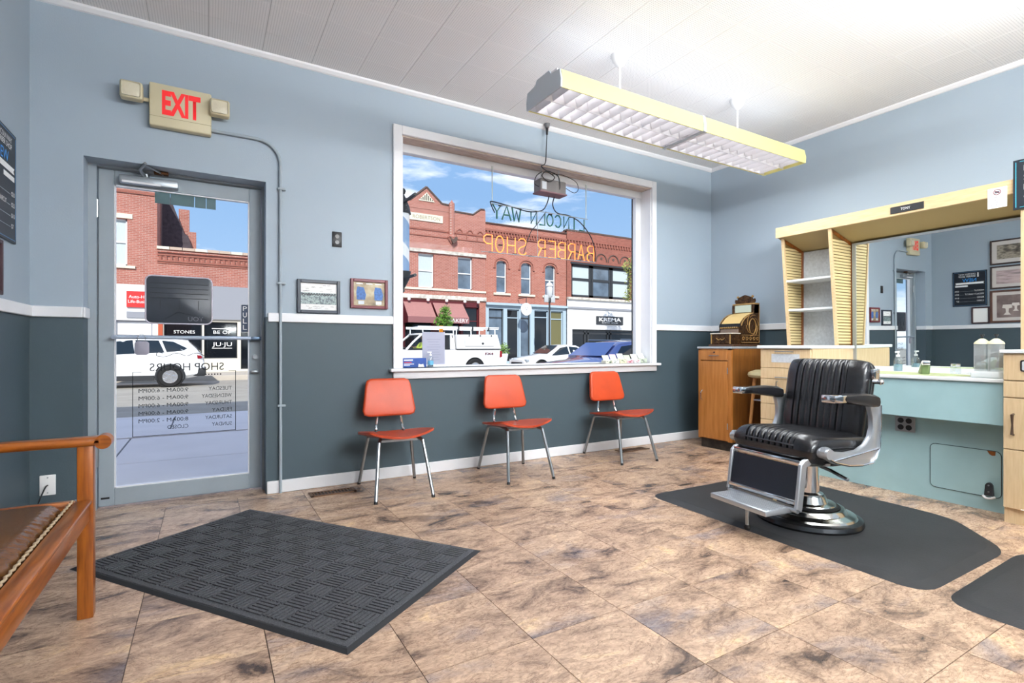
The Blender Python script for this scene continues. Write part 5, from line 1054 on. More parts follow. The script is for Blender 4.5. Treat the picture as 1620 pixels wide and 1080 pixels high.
b = MB(); b.tube([(0, 0, 2.36), (0, -.33, 2.36)], .014, 8); b.tube([(0, 0, 1.66), (0, -.33, 1.66)], .014, 8); b.build('bracket', M_DGREY, bpole)

def facade(mb, x0, x1, z0, z1, holes, y, dep):
    xs = sorted({x0, x1, *[v for h in holes for v in h[:2]]}); zs = sorted({z0, z1, *[v for h in holes for v in h[2:4]]})
    for a, c in zip(xs, xs[1:]):
        for d, e_ in zip(zs, zs[1:]):
            if any(h[0] < (a+c)/2 < h[1] and h[2] < (d+e_)/2 < h[3] for h in holes): continue
            mb.quad((a, y, d), (c, y, d), (c, y, e_), (a, y, e_))
    for h in holes:
        a, c, d, e_ = h[:4]; mb.quad((a, y, d), (a, y+dep, d), (a, y+dep, e_), (a, y, e_)); mb.quad((c, y, d), (c, y+dep, d), (c, y+dep, e_), (c, y, e_)); mb.quad((a, y, d), (c, y, d), (c, y+dep, d), (a, y+dep, d)); mb.quad((a, y, e_), (c, y, e_), (c, y+dep, e_), (a, y+dep, e_))
    mb.box(x0, x1, y+dep+.02, y+9, z0, z1)
    return mb
FY = 27.0
def swin(parent, x0, x1, z0, z1, y=FY, fm=M_SASH, pm_=M_PANE, rails=(.5,), fw=.06, muntins=()):
    w = MB(); yy = y+.16
    for q in ((x0, x0+fw, z0, z1), (x1-fw, x1, z0, z1), (x0, x1, z0, z0+fw), (x0, x1, z1-fw, z1)): w.box(q[0], q[1], yy-.04, yy+.04, q[2], q[3])
    for r in rails: z = z0+(z1-z0)*r; w.box(x0, x1, yy-.05, yy+.04, z-fw/2, z+fw/2)
    for r in muntins: x = x0+(x1-x0)*r; w.box(x-fw/2, x+fw/2, yy-.05, yy+.04, z0, z1)
    o = w.build('window', fm, parent, smooth=False); MB().box(x0, x1, yy+.0, yy+.02, z0, z1).build('window_pane', pm_, o, smooth=False); return o
def bx_part(parent, name, m, *q, **k): return MB().box(*q).build(name, m, parent, smooth=False, **k)
# --- gabled corner building with carved name stone
g1 = thing('gabled_building', 'red brick building with gable and carved ROBERTSON name stone across the street', 'building', (0, 0, 0)); BLX0, BLX1 = 7.1, 14.1
facade(MB(), BLX0, BLX1, 3.6, 8.66, [(7.62, 8.52, 4.3, 6.15), (9.962, 10.861, 4.3, 6.15), (12.323, 13.243, 4.3, 6.15)], FY, .2).build('brick_wall', M_BRICK, g1, smooth=False)
MB().prism([(7.1, 8.6), (7.1, 9.0), (9.48, 9.0), (10.43, 9.82), (11.35, 9.02), (12.05, 9.0), (12.05, 8.6)], 'y', FY-.02, FY+.35).build('gable', M_BRICK, g1, smooth=False)
b = MB()
for p, q in (((7.2, 9.0), (9.48, 9.0)), ((9.48, 9.0), (10.43, 9.82)), ((10.43, 9.82), (11.35, 9.02)), ((11.35, 9.02), (11.75, 9.0))): b.tube([(p[0], FY, p[1]), (q[0], FY, q[1])], .07, 5)
b.build('coping', M_ROOF, g1)
MB().prism([(12.0, 8.6), (14.09, 8.6), (14.09, 9.02), (13.78, 9.02), (13.28, 8.66), (12.0, 8.69)], 'y', FY-.01, FY+.35).build('parapet', M_BRICK, g1, smooth=False)
b = MB(); b.tube([(12.0, FY, 8.70), (13.28, FY, 8.67), (13.78, FY, 9.04), (14.03, FY, 9.04)], .06, 5); b.build('coping', M_ROOF, g1)
b = MB(); b.lathe([(.0, 9.32), (.08, 9.18), (.16, 9.1), (.16, 7.3), (.24, 7.2), (.20, 7.05), (0, 6.8)], (11.91, FY-.08, 0), 16); b.build('pilaster', M_BRICK, g1)
b = MB(); b.prism([(11.70, 7.2), (12.18, 7.2), (12.18, 7.02), (11.94, 6.8)], 'y', FY-.28, FY); b.build('corbel', M_ROOF, g1, smooth=False)
ns_ = bx_part(g1, 'name_stone', M_LIME, 9.464, 11.384, FY-.05, FY+.02, 7.93, 8.33)
text('ROBERTSON', .24, mat('carved_shadow', '857d68', .9), ns_, (9.62, FY-.051, 8.03), (1, 0, 0), name='carved_lettering', width=1.6, height=.2, depth=.002)
b = MB(); b.prism([(9.96, 9.03), (10.9, 9.03), (10.43, 9.52)], 'y', FY-.06, FY-.02); ve = b.build('gable_vent', M_LIME, g1, smooth=False)
for k in range(7): x = 10.10+.11*k; hh = max(.06, .36-abs(x-10.43)*.9); bx_part(ve, 'vent_slot', M_DARK, x-.025, x+.025, FY-.07, FY-.055, 9.08, 9.08+hh)
for (z0, z1, m, pr) in ((6.22, 6.40, M_STONE, .10), (4.16, 4.27, M_LIME, .06), (3.68, 3.90, M_STONE, .12), (7.45, 7.55, M_BRICKD, .04), (7.12, 7.18, M_BRICKD, .04)): bx_part(g1, 'stone_band' if m != M_BRICKD else 'brick_course', m, 7.1, 14.1, FY-pr, FY+.01, z0, z1)
for x0 in (12.20, 12.86, 13.52):
    b = MB(); b.tube([(x0+.22+.2*math.cos(a), FY-.02, 7.45+.27*math.sin(a)) for a in [PI*i/10 for i in range(11)]], .035, 5); b.tube([(x0+.02, FY-.02, 7.45), (x0+.02, FY-.02, 7.2)], .03, 5); b.build('blind_arch', M_BRICKD, g1)
for i, (x0, x1) in enumerate(((7.62, 8.52), (9.962, 10.861), (12.323, 13.243))): swin(g1, x0, x1, 4.30, 6.15, rails=(.5,), pm_=M_PANE if i == 2 else M_BLIND)
facade(MB(), BLX0, BLX1, Z_FS, 3.6, [(7.4, 9.0, .4, 2.9), (9.2, 10.8, .4, 2.9), (11.1, 12.5, .4, 2.9), (12.65, 13.65, .0, 3.3)], FY, .25).build('shop_front', M_MAROON, g1, smooth=False)
for (x0, x1, z0, z1) in ((7.4, 9.0, .4, 2.9), (9.2, 10.8, .4, 2.9), (11.1, 12.5, .4, 2.9)): swin(g1, x0, x1, z0, z1, fm=M_MAROON, pm_=M_DPANE, rails=())
dd = swin(g1, 12.65, 13.65, 0, 3.3, fm=M_MAROON, pm_=M_DPANE, rails=(.76,))
bx_part(g1, 'brick_pier', M_BRICKO, 13.68, 14.1, FY-.03, FY, Z_FS, 3.62)
for x in (9.35, 10.43, 11.53, 12.65, 13.5): MB().lathe([(0, -.10), (.075, -.06), (.09, 0), (.06, .07), (0, .09)], (x, FY-.25, 3.60), 12).build('globe_lamp', M_WHITE, g1)
def awning(x0, x1, xb0, xb1, word=None):
    o = MB().add([(x0, FY-.05, 3.47), (x1, FY-.05, 3.47), (xb1-.1, FY-1.1, 2.62), (xb0-.1, FY-1.1, 2.62), (x0, FY-.05, 3.44), (x1, FY-.05, 3.44), (xb1-.1, FY-1.1, 2.59), (xb0-.1, FY-1.1, 2.59)], [(0, 1, 2, 3), (7, 6, 5, 4), (0, 4, 5, 1), (1, 5, 6, 2), (2, 6, 7, 3), (3, 7, 4, 0)]).build('awning', M_AWN, g1, smooth=False)
    bx_part(o, 'valance', mat('valance_pink', '8f6164', .8), xb0-.1, xb1-.1, FY-1.12, FY-1.09, 2.30, 2.62)
    b = MB(); b.add([(x1, FY-.05, 3.46), (x1, FY-.05, 2.3), (xb1-.1, FY-1.1, 2.30), (xb1-.1, FY-1.1, 2.61)], [(0, 1, 2, 3)]); b.add([(x0, FY-.05, 3.46), (x0, FY-.05, 2.3), (xb0-.1, FY-1.1, 2.30), (xb0-.1, FY-1.1, 2.61)], [(0, 1, 2, 3)]); b.build('awning_side', M_MAROON, o, smooth=False)
    if word: text(word, .2, M_WHITE, o, (11.9-.60, FY-1.121, 2.36), (1, 0, 0), width=1.15, height=.2, depth=.002)
awning(9.10, 10.66, 9.1, 10.66); awning(10.78, 12.6, 10.78, 12.6, 'BAKERY')
# --- middle building with arched windows
g2 = thing('arched_window_building', 'orange brick building with arched upper windows and pale blue shop front', 'building')
aw = [(14.858, 15.564), (16.58, 17.328), (18.356, 19.147)]
facade(MB(), 14.1, 20.0, 3.6, 8.33, [(a, c, 4.25, 6.2) for a, c in aw], FY+.05, .2).build('brick_wall', M_BRICKO, g2, smooth=False)
for a, c in aw:
    swin(g2, a, c, 4.25, 6.2, y=FY+.05); m_ = (a+c)/2; r = (c-a)/2
    b = MB(); b.prism([(a-.001, 6.21), (a-.001, 5.92)]+[(m_-r*math.cos(t), 5.95+.24*math.sin(t)) for t in [PI*i/10 for i in range(11)]]+[(c+.001, 5.92), (c+.001, 6.21)], 'y', FY+.04, FY+.2); b.build('arch_infill', M_BRICKO, g2, smooth=False)
    b = MB(); b.tube([(a-.22, FY+.02, 5.72), (a-.10, FY+.02, 5.72), (a-.10, FY+.02, 6.0)]+[(m_-(r+.10)*math.cos(t), FY+.02, 6.0+.32*math.sin(t)) for t in [PI*i/10 for i in range(1, 10)]]+[(c+.10, FY+.02, 6.0), (c+.10, FY+.02, 5.72), (c+.22, FY+.02, 5.72)], .03, 5); b.build('hood_mould', M_BRICKD, g2)
    bx_part(g2, 'window_sill', M_LIME, a-.22, c+.22, FY-.05, FY+.1, 4.12, 4.24)
bx_part(g2, 'corbel_course', M_BRICKD, 14.1, 20.0, FY-.04, FY+.06, 7.86, 7.98); bx_part(g2, 'corbel_course', M_BRICKD, 14.1, 20.0, FY-.02, FY+.06, 7.55, 7.60); bx_part(g2, 'coping', M_ROOF, 14.1, 20.0, FY-.03, FY+.4, 8.30, 8.36)
for k in range(29): bx_part(g2, 'dentil', M_BRICKD, 14.2+.2*k, 14.3+.2*k, FY-.03, FY+.06, 7.66, 7.86)
facade(MB(), 14.1, 20.0, Z_FS, 3.6, [(14.35, 15.35, 0, 3.3), (15.6, 16.45, .1, 3.3), (16.55, 17.25, .1, 3.3), (17.55, 18.6, .6, 3.3), (18.8, 19.75, .1, 3.3)], FY+.05, .3).build('shop_front', M_PALEB, g2, smooth=False)
for (x0, x1, z0, z1, m) in ((14.35, 15.35, 0, 3.3, M_PANE), (15.6, 16.45, .1, 3.3, M_DPANE), (16.55, 17.25, .1, 3.3, M_PANE), (17.55, 18.6, .6, 3.3, M_DPANE), (18.8, 19.75, .1, 3.3, mat('olive_interior', '6d6a48', .2))): swin(g2, x0, x1, z0, z1, y=FY+.05, fm=M_DGREY if m is M_PANE else M_PALEB, pm_=m, rails=(.84,))
bx_part(g2, 'shop_cornice', M_PALEB, 14.11, 19.99, FY-.15, FY+.1, 3.50, 3.64)
rs = MB().cyl((16.31, FY-1.0, 3.25), (16.31, FY-.94, 3.25), .37, n=28).build('round_sign', M_WHITE, g2); b = MB(); b.tube([(16.31, FY-.97, 3.62), (16.31, FY-.97, 3.95), (16.31, FY-.05, 3.95)], .025, 6); b.build('sign_bracket', M_DGREY, rs)
text('V', .3, M_GREYP, rs, (16.21, FY-1.001, 3.14), (1, 0, 0), width=.2, height=.24, depth=.001)
# --- coffee house building
g3 = thing('coffee_house_building', 'dark red brick building with wide bay windows above the white KREMA coffee front', 'building')
facade(MB(), 20.0, 33.0, 4.2, 8.55, [(20.37, 25.55, 4.28, 6.42), (26.2, 31.4, 4.28, 6.42)], FY, .25).build('brick_wall', M_BRICKD, g3, smooth=False)
for (a, c) in ((20.37, 25.55), (26.2, 31.4)):
    for k in range(3):
        w = (c-a)/3; swin(g3, a+k*w+.02, a+(k+1)*w-.02, 4.28, 6.42, fm=M_DGREY, pm_=M_BLIND if k != 1 else M_PANE, rails=(.55,), fw=.16)
bx_part(g3, 'coping', M_ROOF, 20.0, 33, FY-.03, FY+.4, 8.52, 8.62); bx_part(g3, 'corbel_course', M_BRICKD, 20, 33, FY-.08, FY+.02, 7.92, 8.02); bx_part(g3, 'window_head', M_DGREY, 20.3, 25.6, FY-.05, FY+.05, 6.42, 6.54)
for k in range(30): bx_part(g3, 'dentil', M_BRICKD, 20.1+.24*k, 20.22+.24*k, FY-.07, FY+.02, 7.7, 7.92)
for k in range(8): 
    x = 20.75+1.06*k; b = MB(); b.tube([(x+.46*math.cos(a), FY-.02, 6.75+.5*math.sin(a)) for a in [PI*i/12 for i in range(13)]], .04, 5); b.build('blind_arch', M_ROOF, g3); MB().cyl((x, FY-.03, 6.95), (x, FY+.01, 6.95), .09, n=10).build('rosette', M_ROOF, g3)
facade(MB(), 20.0, 33.0, Z_FS, 4.2, [(20.4, 26.0, .3, 2.17), (27, 32, .3, 2.17)], FY-.05, .3).build('white_front', M_PAINTW, g3, smooth=False)
bx_part(g3, 'ledge', M_STONE, 20.0, 33, FY-.2, FY, 4.10, 4.24); bx_part(g3, 'dark_moulding', M_GREYP, 20.0, 33, FY-.14, FY, 3.50, 3.62)
swin(g3, 20.4, 26.0, .3, 2.17, y=FY-.05, fm=M_DGREY, pm_=M_DPANE, rails=(.86,), muntins=(.2, .25, .55, .6), fw=.12)
sg = bx_part(g3, 'shop_sign', M_DGREY, 22.383, 24.722, FY-.12, FY-.05, 2.52, 3.07); text('KREMA', .3, M_WHITE, sg, (22.58, FY-.121, 2.74), (1, 0, 0), width=1.95, height=.25, depth=.002, bold=.03); text('COFFEE HOUSE', .1, M_WHITE, sg, (22.85, FY-.121, 2.59), (1, 0, 0), width=1.4, height=.09, depth=.002)
# --- buildings seen through the door
g4 = thing('tall_brick_building', 'tall red brick building with white shop front seen through the glass door', 'building')
facade(MB(), -11, -1.83, 3.66, 8.3, [(-3.9, -2.88, 4.45, 6.4), (-6.4, -5.4, 4.45, 6.4), (-9, -8, 4.45, 6.4)], FY, .2).build('brick_wall', M_BRICK, g4, smooth=False)
for a, c in ((-3.9, -2.88), (-6.4, -5.4), (-9, -8)):
    swin(g4, a, c, 4.45, 6.4, pm_=M_PANE if a != -3.9 else M_BLIND); bx_part(g4, 'lintel', M_LIME, a-.18, c+.18, FY-.04, FY+.05, 6.42, 6.62); bx_part(g4, 'window_sill', M_LIME, a-.28, c+.28, FY-.08, FY+.05, 4.33, 4.44)
bx_part(g4, 'party_wall', M_SIDEWALL, -1.86, -1.832, FY+.1, FY+9, 3, 8.25); bx_part(g4, 'cornice', M_BRICKD, -11, -1.83, FY-.05, FY+.02, 7.5, 7.62)
facade(MB(), -11, -1.83, Z_FS, 3.66, [(-3.3, -2.0, .0, 2.15), (-9, -4, .5, 2.6)], FY, .3).build('white_front', M_PAINTW, g4, smooth=False)
swin(g4, -3.3, -2.0, 0, 2.15, fm=M_GREYP, pm_=M_PAINTW, rails=()); swin(g4, -9, -4, .5, 2.6, fm=M_GREYP, pm_=M_DPANE, rails=(), muntins=(.5,))
sn = bx_part(g4, 'insurance_sign', mat('sign_red', 'd22f2f', .5), -2.90, -1.95, FY-.08, FY, 2.70, 3.38); text('Auto-Home', .16, M_WHITE, sn, (-2.82, FY-.081, 3.08), (1, 0, 0), width=.85, height=.13, depth=.002); text('Life-Business', .16, M_WHITE, sn, (-2.84, FY-.081, 2.88), (1, 0, 0), width=.85, height=.13, depth=.002)
bx_part(g4, 'lower_panel', M_GREYP, -2.9, -1.95, FY-.05, FY, 2.26, 2.52)
g5 = thing('low_brick_building', 'single-storey brick building with dentil cornice and dark JUJU shop window', 'building')
# slanted roof side and chimneys behind
MB().prism([(-1.79, 5.26), (-1.79, 8.2), (-1.50, 8.1), (-1.17, 7.13), (-.92, 6.40), (-.76, 6.30), (-.50, 5.35), (-.47, 5.26)], 'y', FY+2.0, FY+2.3).build('stepped_side_wall', M_SIDEWALL, g5, smooth=False)
bx_part(g5, 'chimney', M_BRICK, -1.15, -.72, FY+2.35, FY+2.8, 5, 7.6); bx_part(g5, 'chimney', M_BRICK, -.74, -.44, FY+2.32, FY+2.7, 5, 6.55)
facade(MB(), -1.83, 7.1, 3.76, 5.25, [], FY, .2).build('brick_wall', M_BRICK, g5, smooth=False)
b = MB()
for k in range(19): bx_part(g5, 'coping_tile', mat('coping_pale', 'b9a596', .8) if k % 3 else M_LIME, -1.85+.47*k, -1.40+.47*k, FY-.10, FY+.35, 5.25, 5.37)
for z, p in ((5.12, .08), (4.98, .05), (4.72, .06), (4.64, .03)): bx_part(g5, 'cornice_course', M_BRICKD if z < 5.1 else M_BRICK, -1.83, 7.1, FY-p, FY+.02, z, z+.07)
for k in range(44): bx_part(g5, 'dentil', M_BRICKD, -1.78+.2*k, -1.68+.2*k, FY-.06, FY+.02, 4.79, 4.96)
bx_part(g5, 'fascia_panel', M_GREYP, -1.83, 7.1, FY-.10, FY+.01, 2.26, 3.76)
facade(MB(), -1.83, 7.1, Z_FS, 2.26, [(-1.6, -.18, .5, 2.15), (-.10, 1.22, .5, 2.15), (1.36, 2.1, 0, 2.15), (2.4, 4.4, .5, 2.15), (4.6, 6.6, .5, 2.15)], FY, .3).build('shop_front', mat('cream_front', 'd5d0c3', .6), g5, smooth=False)
for (x0, x1, z0) in ((-1.6, -.18, .5), (-.10, 1.22, .5), (1.36, 2.1, 0), (2.4, 4.4, .5), (4.6, 6.6, .5)): swin(g5, x0, x1, z0, 2.15, fm=M_DGREY, pm_=M_DPANE, rails=(), fw=.04)
bx_part(g5, 'brick_pier', mat('terracotta', 'b5573c', .8), -1.80, -1.64, FY-.06, FY, Z_FS, 2.26)
text('STONES', .2, M_WHITE, g5, (-1.25, FY+.135, 1.62), (1, 0, 0), name='window_lettering', width=.80, height=.14, depth=.002); text('BE OF', .2, M_WHITE, g5, (.26, FY+.135, 1.62), (1, 0, 0), name='window_lettering', width=.70, height=.15, depth=.002); text('JU·JU', .2, M_WHITE, g5, (.22, FY+.135, 1.06), (1, 0, 0), name='window_lettering', width=.78, height=.24, depth=.002)
b = MB(); b.box(.2, 1.0, FY+.13, FY+.135, 1.84, 1.87); b.box(.2, 1.0, FY+.13, FY+.135, .95, .98); b.build('window_rule', M_WHITE, g5, smooth=False)

# ---------------------------------------------------------------- vehicles
M_CARW = mat('white_car_paint', 'eef0f3', .2, coat=.6); M_CARB = mat('blue_paint_with_sky', '7d8bc4', .12, .35, coat=.8); M_CGL = mat('car_glass', '1a2228', .05, spec=.8); M_TYRE = mat('tyre', '1d1d1f', .8); M_RIM = mat('alloy_rim', 'c8cbd0', .25, .8); M_TAIL = mat('tail_lamp_red', '8a1622', .2); M_CLAD = mat('dark_cladding', '303236', .6)  # blue car paint carries the reflected sky in its pale colour
def car_body(stn):
    def sec(s):
        x, z0, zb, zt, wb, wt = s
        half = [(0, z0), (wb*.88, z0), (wb*.98, z0+.10), (wb, (z0+zb)/2), (wb*.985, zb-.06), (wb*.955, zb), (wt, zt-.07), (wt*.88, zt-.01), (0, zt+.015)]
        return [(x, y, z) for y, z in half]+[(x, -y, z) for y, z in half[-2:0:-1]]
    S = [sec(s) for s in stn]; n = len(S[0]); vs = [p for q in S for p in q]
    fs = [(i*n+j, i*n+(j+1) % n, (i+1)*n+(j+1) % n, (i+1)*n+j) for i in range(len(S)-1) for j in range(n)]+[tuple(range(n)), tuple(range(len(vs)-n, len(vs)))]
    return MB().add(vs, fs)
def st_at(stn, x):
    for a, c in zip(stn, stn[1:]):
        if a[0] <= x <= c[0]: t = (x-a[0])/(c[0]-a[0]); return [a[i]+(c[i]-a[i])*t for i in range(6)]
    return list(stn[0] if x < stn[0][0] else stn[-1])
def side_glass(stn, poly, s, off=.012):
    vs = []
    for x, f in poly:
        q = st_at(stn, x); vs.append((x, s*(q[4]*.955+(q[5]-q[4]*.955)*f+off), q[2]+(q[3]-.07-q[2])*f))
    return MB().add(vs, [tuple(range(len(vs)))])
def wheel(parent, x, y, r, s, w=.2):
    o = MB(); o.lathe([(r*.62, -w/2), (r*.9, -w/2), (r, -w/2+.03), (r, w/2-.03), (r*.9, w/2), (r*.62, w/2)], n=32, caps=False); o.xf(Matrix.Translation((x, y, r)) @ Matrix.Rotation(PI/2, 4, 'X')); wh = o.build('wheel', M_TYRE, parent)
    b = MB(); b.lathe([(r*.64, .0), (r*.62, .015), (r*.56, .012), (r*.55, -.03), (0, -.03)], n=28)
    for k in range(5):
        a = 2*PI*k/5; M_ = Matrix.Rotation(a, 4, 'Z'); i0 = len(b.v); b.rbox(.03, r*.60, -.045, .045, -.02, .015, r=.01, seg=1); b.xf(M_, i0)
    b.lathe([(.07, -.02), (.07, .02), (0, .024)], n=14); b.xf(Matrix.Translation((x, y+s*w*.42, r)) @ Matrix.Rotation(-s*PI/2, 4, 'X')); b.build('rim', M_RIM, wh); return wh
def arch(parent, x, y, r, m):
    b = MB(); b.tube([(x+(r+.045)*math.cos(a), y, r+(r+.045)*math.sin(a)) for a in [-.25+(PI+.5)*i/18 for i in range(19)]], .045, 6); return b.build('wheel_arch', m, parent)
def vehicle(name, label, loc, stn, paint, wheels, r, glass, cat='car', cladding=None, width=.9):
    t = thing(name, label, cat, loc); body = car_body(stn).build('body', paint, t, ang=.55)
    for s in (-1, 1):
        for pg_ in glass: side_glass(stn, pg_, s).build('side_window', M_CGL, t, smooth=False)
        for wx in wheels: 
            MB().cyl((wx, s*(width-.16), r), (wx, s*(width+.014), r), r+.05, n=28).build('wheel_well', M_DARK, t); wheel(t, wx, s*(width-.055), r, s); arch(t, wx, s*(width-.005), r, cladding or M_DARK)
    return t
# SUV: nose towards -x, tail at x = 0 .. built with tail at local x = 4.5
suv = [(0, .38, .72, .78, .70, .62), (.25, .30, .86, .93, .86, .74), (1.0, .26, 1.00, 1.06, .91, .78), (1.15, .26, 1.02, 1.10, .91, .76), (1.85, .26, 1.05, 1.56, .92, .66), (2.3, .26, 1.06, 1.64, .92, .67), (3.4, .26, 1.10, 1.63, .92, .66), (4.05, .28, 1.14, 1.56, .90, .62), (4.32, .32, 1.12, 1.28, .87, .70), (4.5, .42, .98, 1.04, .80, .70), (4.55, .48, .80, .84, .76, .7)]
v1 = vehicle('suv', 'white compact SUV parked across the street, seen through the glass door', (-4.62, 21.4, Z_RD), suv, M_CARW, (.95, 3.58), .345, [[(1.30, .08), (1.95, .95), (2.55, .97), (2.62, .08)], [(2.70, .08), (2.62, .97), (3.25, .96), (3.42, .1)], [(3.48, .12), (3.34, .95), (3.66, .93), (4.06, .42), (3.94, .18)]], cladding=M_CLAD, width=.91)
for s in (-1, 1):
    b = MB(); b.prism([(4.02, 1.0), (4.22, 1.08), (4.46, 1.03), (4.50, .95), (4.30, .92)], 'y', s*.79-.06, s*.79+.06); b.build('tail_lamp', M_TAIL, v1, smooth=False); b = MB(); b.rbox(1.4, 3.15, s*.915-.02, s*.915+.02, .24, .40, r=.01, seg=1); b.build('sill_cladding', M_CLAD, v1)
    MB().tube([(2.0, s*.62, 1.66), (2.1, s*.62, 1.71), (3.5, s*.61, 1.69), (3.6, s*.61, 1.64)], .018, 6).build('roof_rail', M_CLAD, v1)
MB().rbox(4.1, 4.60, -.84, .84, .34, .62, r=.06, seg=2).build('rear_bumper', M_CLAD, v1)
MB().add([(4.06, -.58, 1.52), (4.06, .58, 1.52), (4.42, .64, 1.14), (4.42, -.64, 1.14)], [(0, 1, 2, 3)]).xf(Matrix.Translation((.02, 0, .02))).build('rear_window', M_CGL, v1, smooth=False)
# pickup with utility cap
pk = [(0, .45, .95, 1.0, .84, .7), (.2, .38, 1.06, 1.10, .93, .82), (1.25, .36, 1.16, 1.20, .97, .84), (1.4, .36, 1.18, 1.22, .98, .90), (3.52, .36, 1.20, 1.24, .98, .92), (3.54, .4, 1.2, 1.24, .96, .92), (3.60, .4, 1.2, 1.24, .96, .92), (5.75, .42, 1.2, 1.24, .96, .92), (5.8, .5, 1.1, 1.14, .9, .85)]
v2 = thing('utility_pickup', 'white work pickup with box cap and ladder rack parked across the street', 'truck', (5.72, 21.45, Z_RD))
car_body(pk).build('body', M_CARW, v2, ang=.5); CABG = pane_mat('cab_glass', (.72, .77, .78), .05)
MB().rbox(1.98, 3.54, -.76, .76, 1.83, 1.905, r=.035).build('roof', M_CARW, v2)
MB().box(1.40, 3.40, -.87, .87, 1.225, 1.262).build('cab_interior', M_DARK, v2, smooth=False); MB().box(3.42, 3.46, -.80, .80, 1.24, 1.83).build('cab_rear_wall', M_DGREY, v2, smooth=False)
MB().add([(1.34, -.84, 1.22), (1.34, .84, 1.22), (2.02, .72, 1.84), (2.02, -.72, 1.84)], [(0, 1, 2, 3)]).build('windscreen', CABG, v2, smooth=False)
MB().rbox(1.42, 1.62, -.80, .80, 1.20, 1.32, r=.04).build('dashboard', M_DGREY, v2)
for s in (-1, 1):
    for wx in (.95, 4.45): MB().cyl((wx, s*.80, .40), (wx, s*.99, .40), .47, n=28).build('wheel_well', M_DARK, v2); wheel(v2, wx, s*.90, .40, s, .24)
    MB().tube([(1.36, s*.86, 1.21), (1.66, s*.82, 1.52), (2.06, s*.74, 1.85)], [.05, .045, .045], 8).build('front_pillar', M_CARW, v2)
    MB().tube([(2.66, s*.90, 1.22), (2.62, s*.74, 1.86)], .05, 8).build('middle_pillar', M_CARW, v2)
    MB().add([(3.30, s*.92, 1.22), (3.53, s*.92, 1.22), (3.53, s*.76, 1.87), (3.36, s*.76, 1.87), (3.30, s*.86, 1.22), (3.53, s*.86, 1.22), (3.53, s*.70, 1.87), (3.36, s*.70, 1.87)], [(0, 1, 2, 3), (7, 6, 5, 4), (0, 4, 5, 1), (1, 5, 6, 2), (2, 6, 7, 3), (3, 7, 4, 0)]).build('rear_pillar', M_CARW, v2, smooth=False)
    MB().add([(1.42, s*.885, 1.23), (2.62, s*.905, 1.23), (2.60, s*.765, 1.83), (2.08, s*.765, 1.83)], [(0, 1, 2, 3)]).build('side_window', CABG, v2, smooth=False)
    MB().add([(2.70, s*.905, 1.23), (3.32, s*.905, 1.23), (3.36, s*.765, 1.83), (2.66, s*.765, 1.83)], [(0, 1, 2, 3)]).build('side_window', CABG, v2, smooth=False)
    MB().rbox(2.25, 2.42, s*.40-.24, s*.40+.24, 1.0, 1.74, r=.05).build('seat_back', M_DGREY, v2)
    MB().box(2.62, 2.635, s*.99-.01, s*.99+.01, .5, 1.2).build('door_seam', M_GREYP, v2, smooth=False)
    b = MB(); b.prism([(5.70, .85), (5.82, .88), (5.82, 1.12), (5.72, 1.15)], 'y', s*.93-.05, s*.93+.05); b.build('tail_lamp', M_TAIL, v2, smooth=False)
cpn = MB(); cpn.add([(3.60, -.95, 1.24), (5.78, -.95, 1.24), (5.78, .95, 1.24), (3.60, .95, 1.24), (3.60, -.88, 1.86), (5.62, -.88, 1.88), (5.62, .88, 1.88), (3.60, .88, 1.86)], [(0, 3, 2, 1), (4, 5, 6, 7), (0, 1, 5, 4), (1, 2, 6, 5), (2, 3, 7, 6), (3, 0, 4, 7)]); cpo = cpn.build('cap', M_CARW, v2, smooth=False)
MB().box(3.58, 5.80, -.972, .972, 1.215, 1.245).build('cap_seam', M_DGREY, v2, smooth=False)
b = MB(); vs, fs = bevel_prism(rrect(3.98, 5.42, 1.36, 1.78, .05), .02, .005, 1); b.add([(x, y-.965+(z-1.24)*.11, z) for x, y, z in vs], fs); hd_ = b.build('cap_door', M_CARW, v2)
b = MB(); b.tube([(x, -.975+(z-1.24)*.11, z) for x, z in rrect(3.98, 5.42, 1.36, 1.78, .05)], .009, 5, closed=True); b.build('door_gap', M_GREYP, hd_)
MB().cyl((4.85, -.94, 1.47), (4.85, -.965, 1.47), .055, n=16).build('lock_handle', M_DGREY, hd_)
for x in (4.2, 4.75, 5.3): MB().box(x-.02, x+.02, -.925, -.90, 1.78, 1.86).build('hinge', M_DGREY, hd_, smooth=False)
b = MB(); b.tube([(1.9, -.72, 2.16), (5.75, -.78, 2.18)], .03, 6); b.tube([(1.9, .72, 2.16), (5.75, .78, 2.18)], .03, 6); rk = b.build('rack_rail', M_PAINTW, v2)
for s in (-1, 1): bx_part(rk, 'side_board', M_PAINTW, 1.9, 5.75, s*.75-.02, s*.75+.02, 2.10, 2.21)
for x in (2.1, 3.5, 4.35, 5.55): 
    b = MB(); b.tube([(x, -.80, 1.86), (x, -.76, 2.18), (x, .76, 2.18), (x, .80, 1.86)], .025, 6); b.build('rack_hoop', M_PAINTW, rk)
for x in (3.72, 4.4, 5.2): bx_part(rk, 'dark_clamp', M_DGREY, x, x+.06, -.80, -.70, 2.02, 2.22)
MB().cyl((3.05, -.5, 1.92), (3.05, -.5, 2.24), .09, n=14).build('amber_beacon', mat('amber', 'e08a1e', .3, emit=.2), v2)
text('FX4', .1, mat('decal_dark', '5c2330', .5), v2, (4.95, -.965, .98), (1, 0, 0), name='decal', width=.42, height=.10, depth=.03, bold=.04)
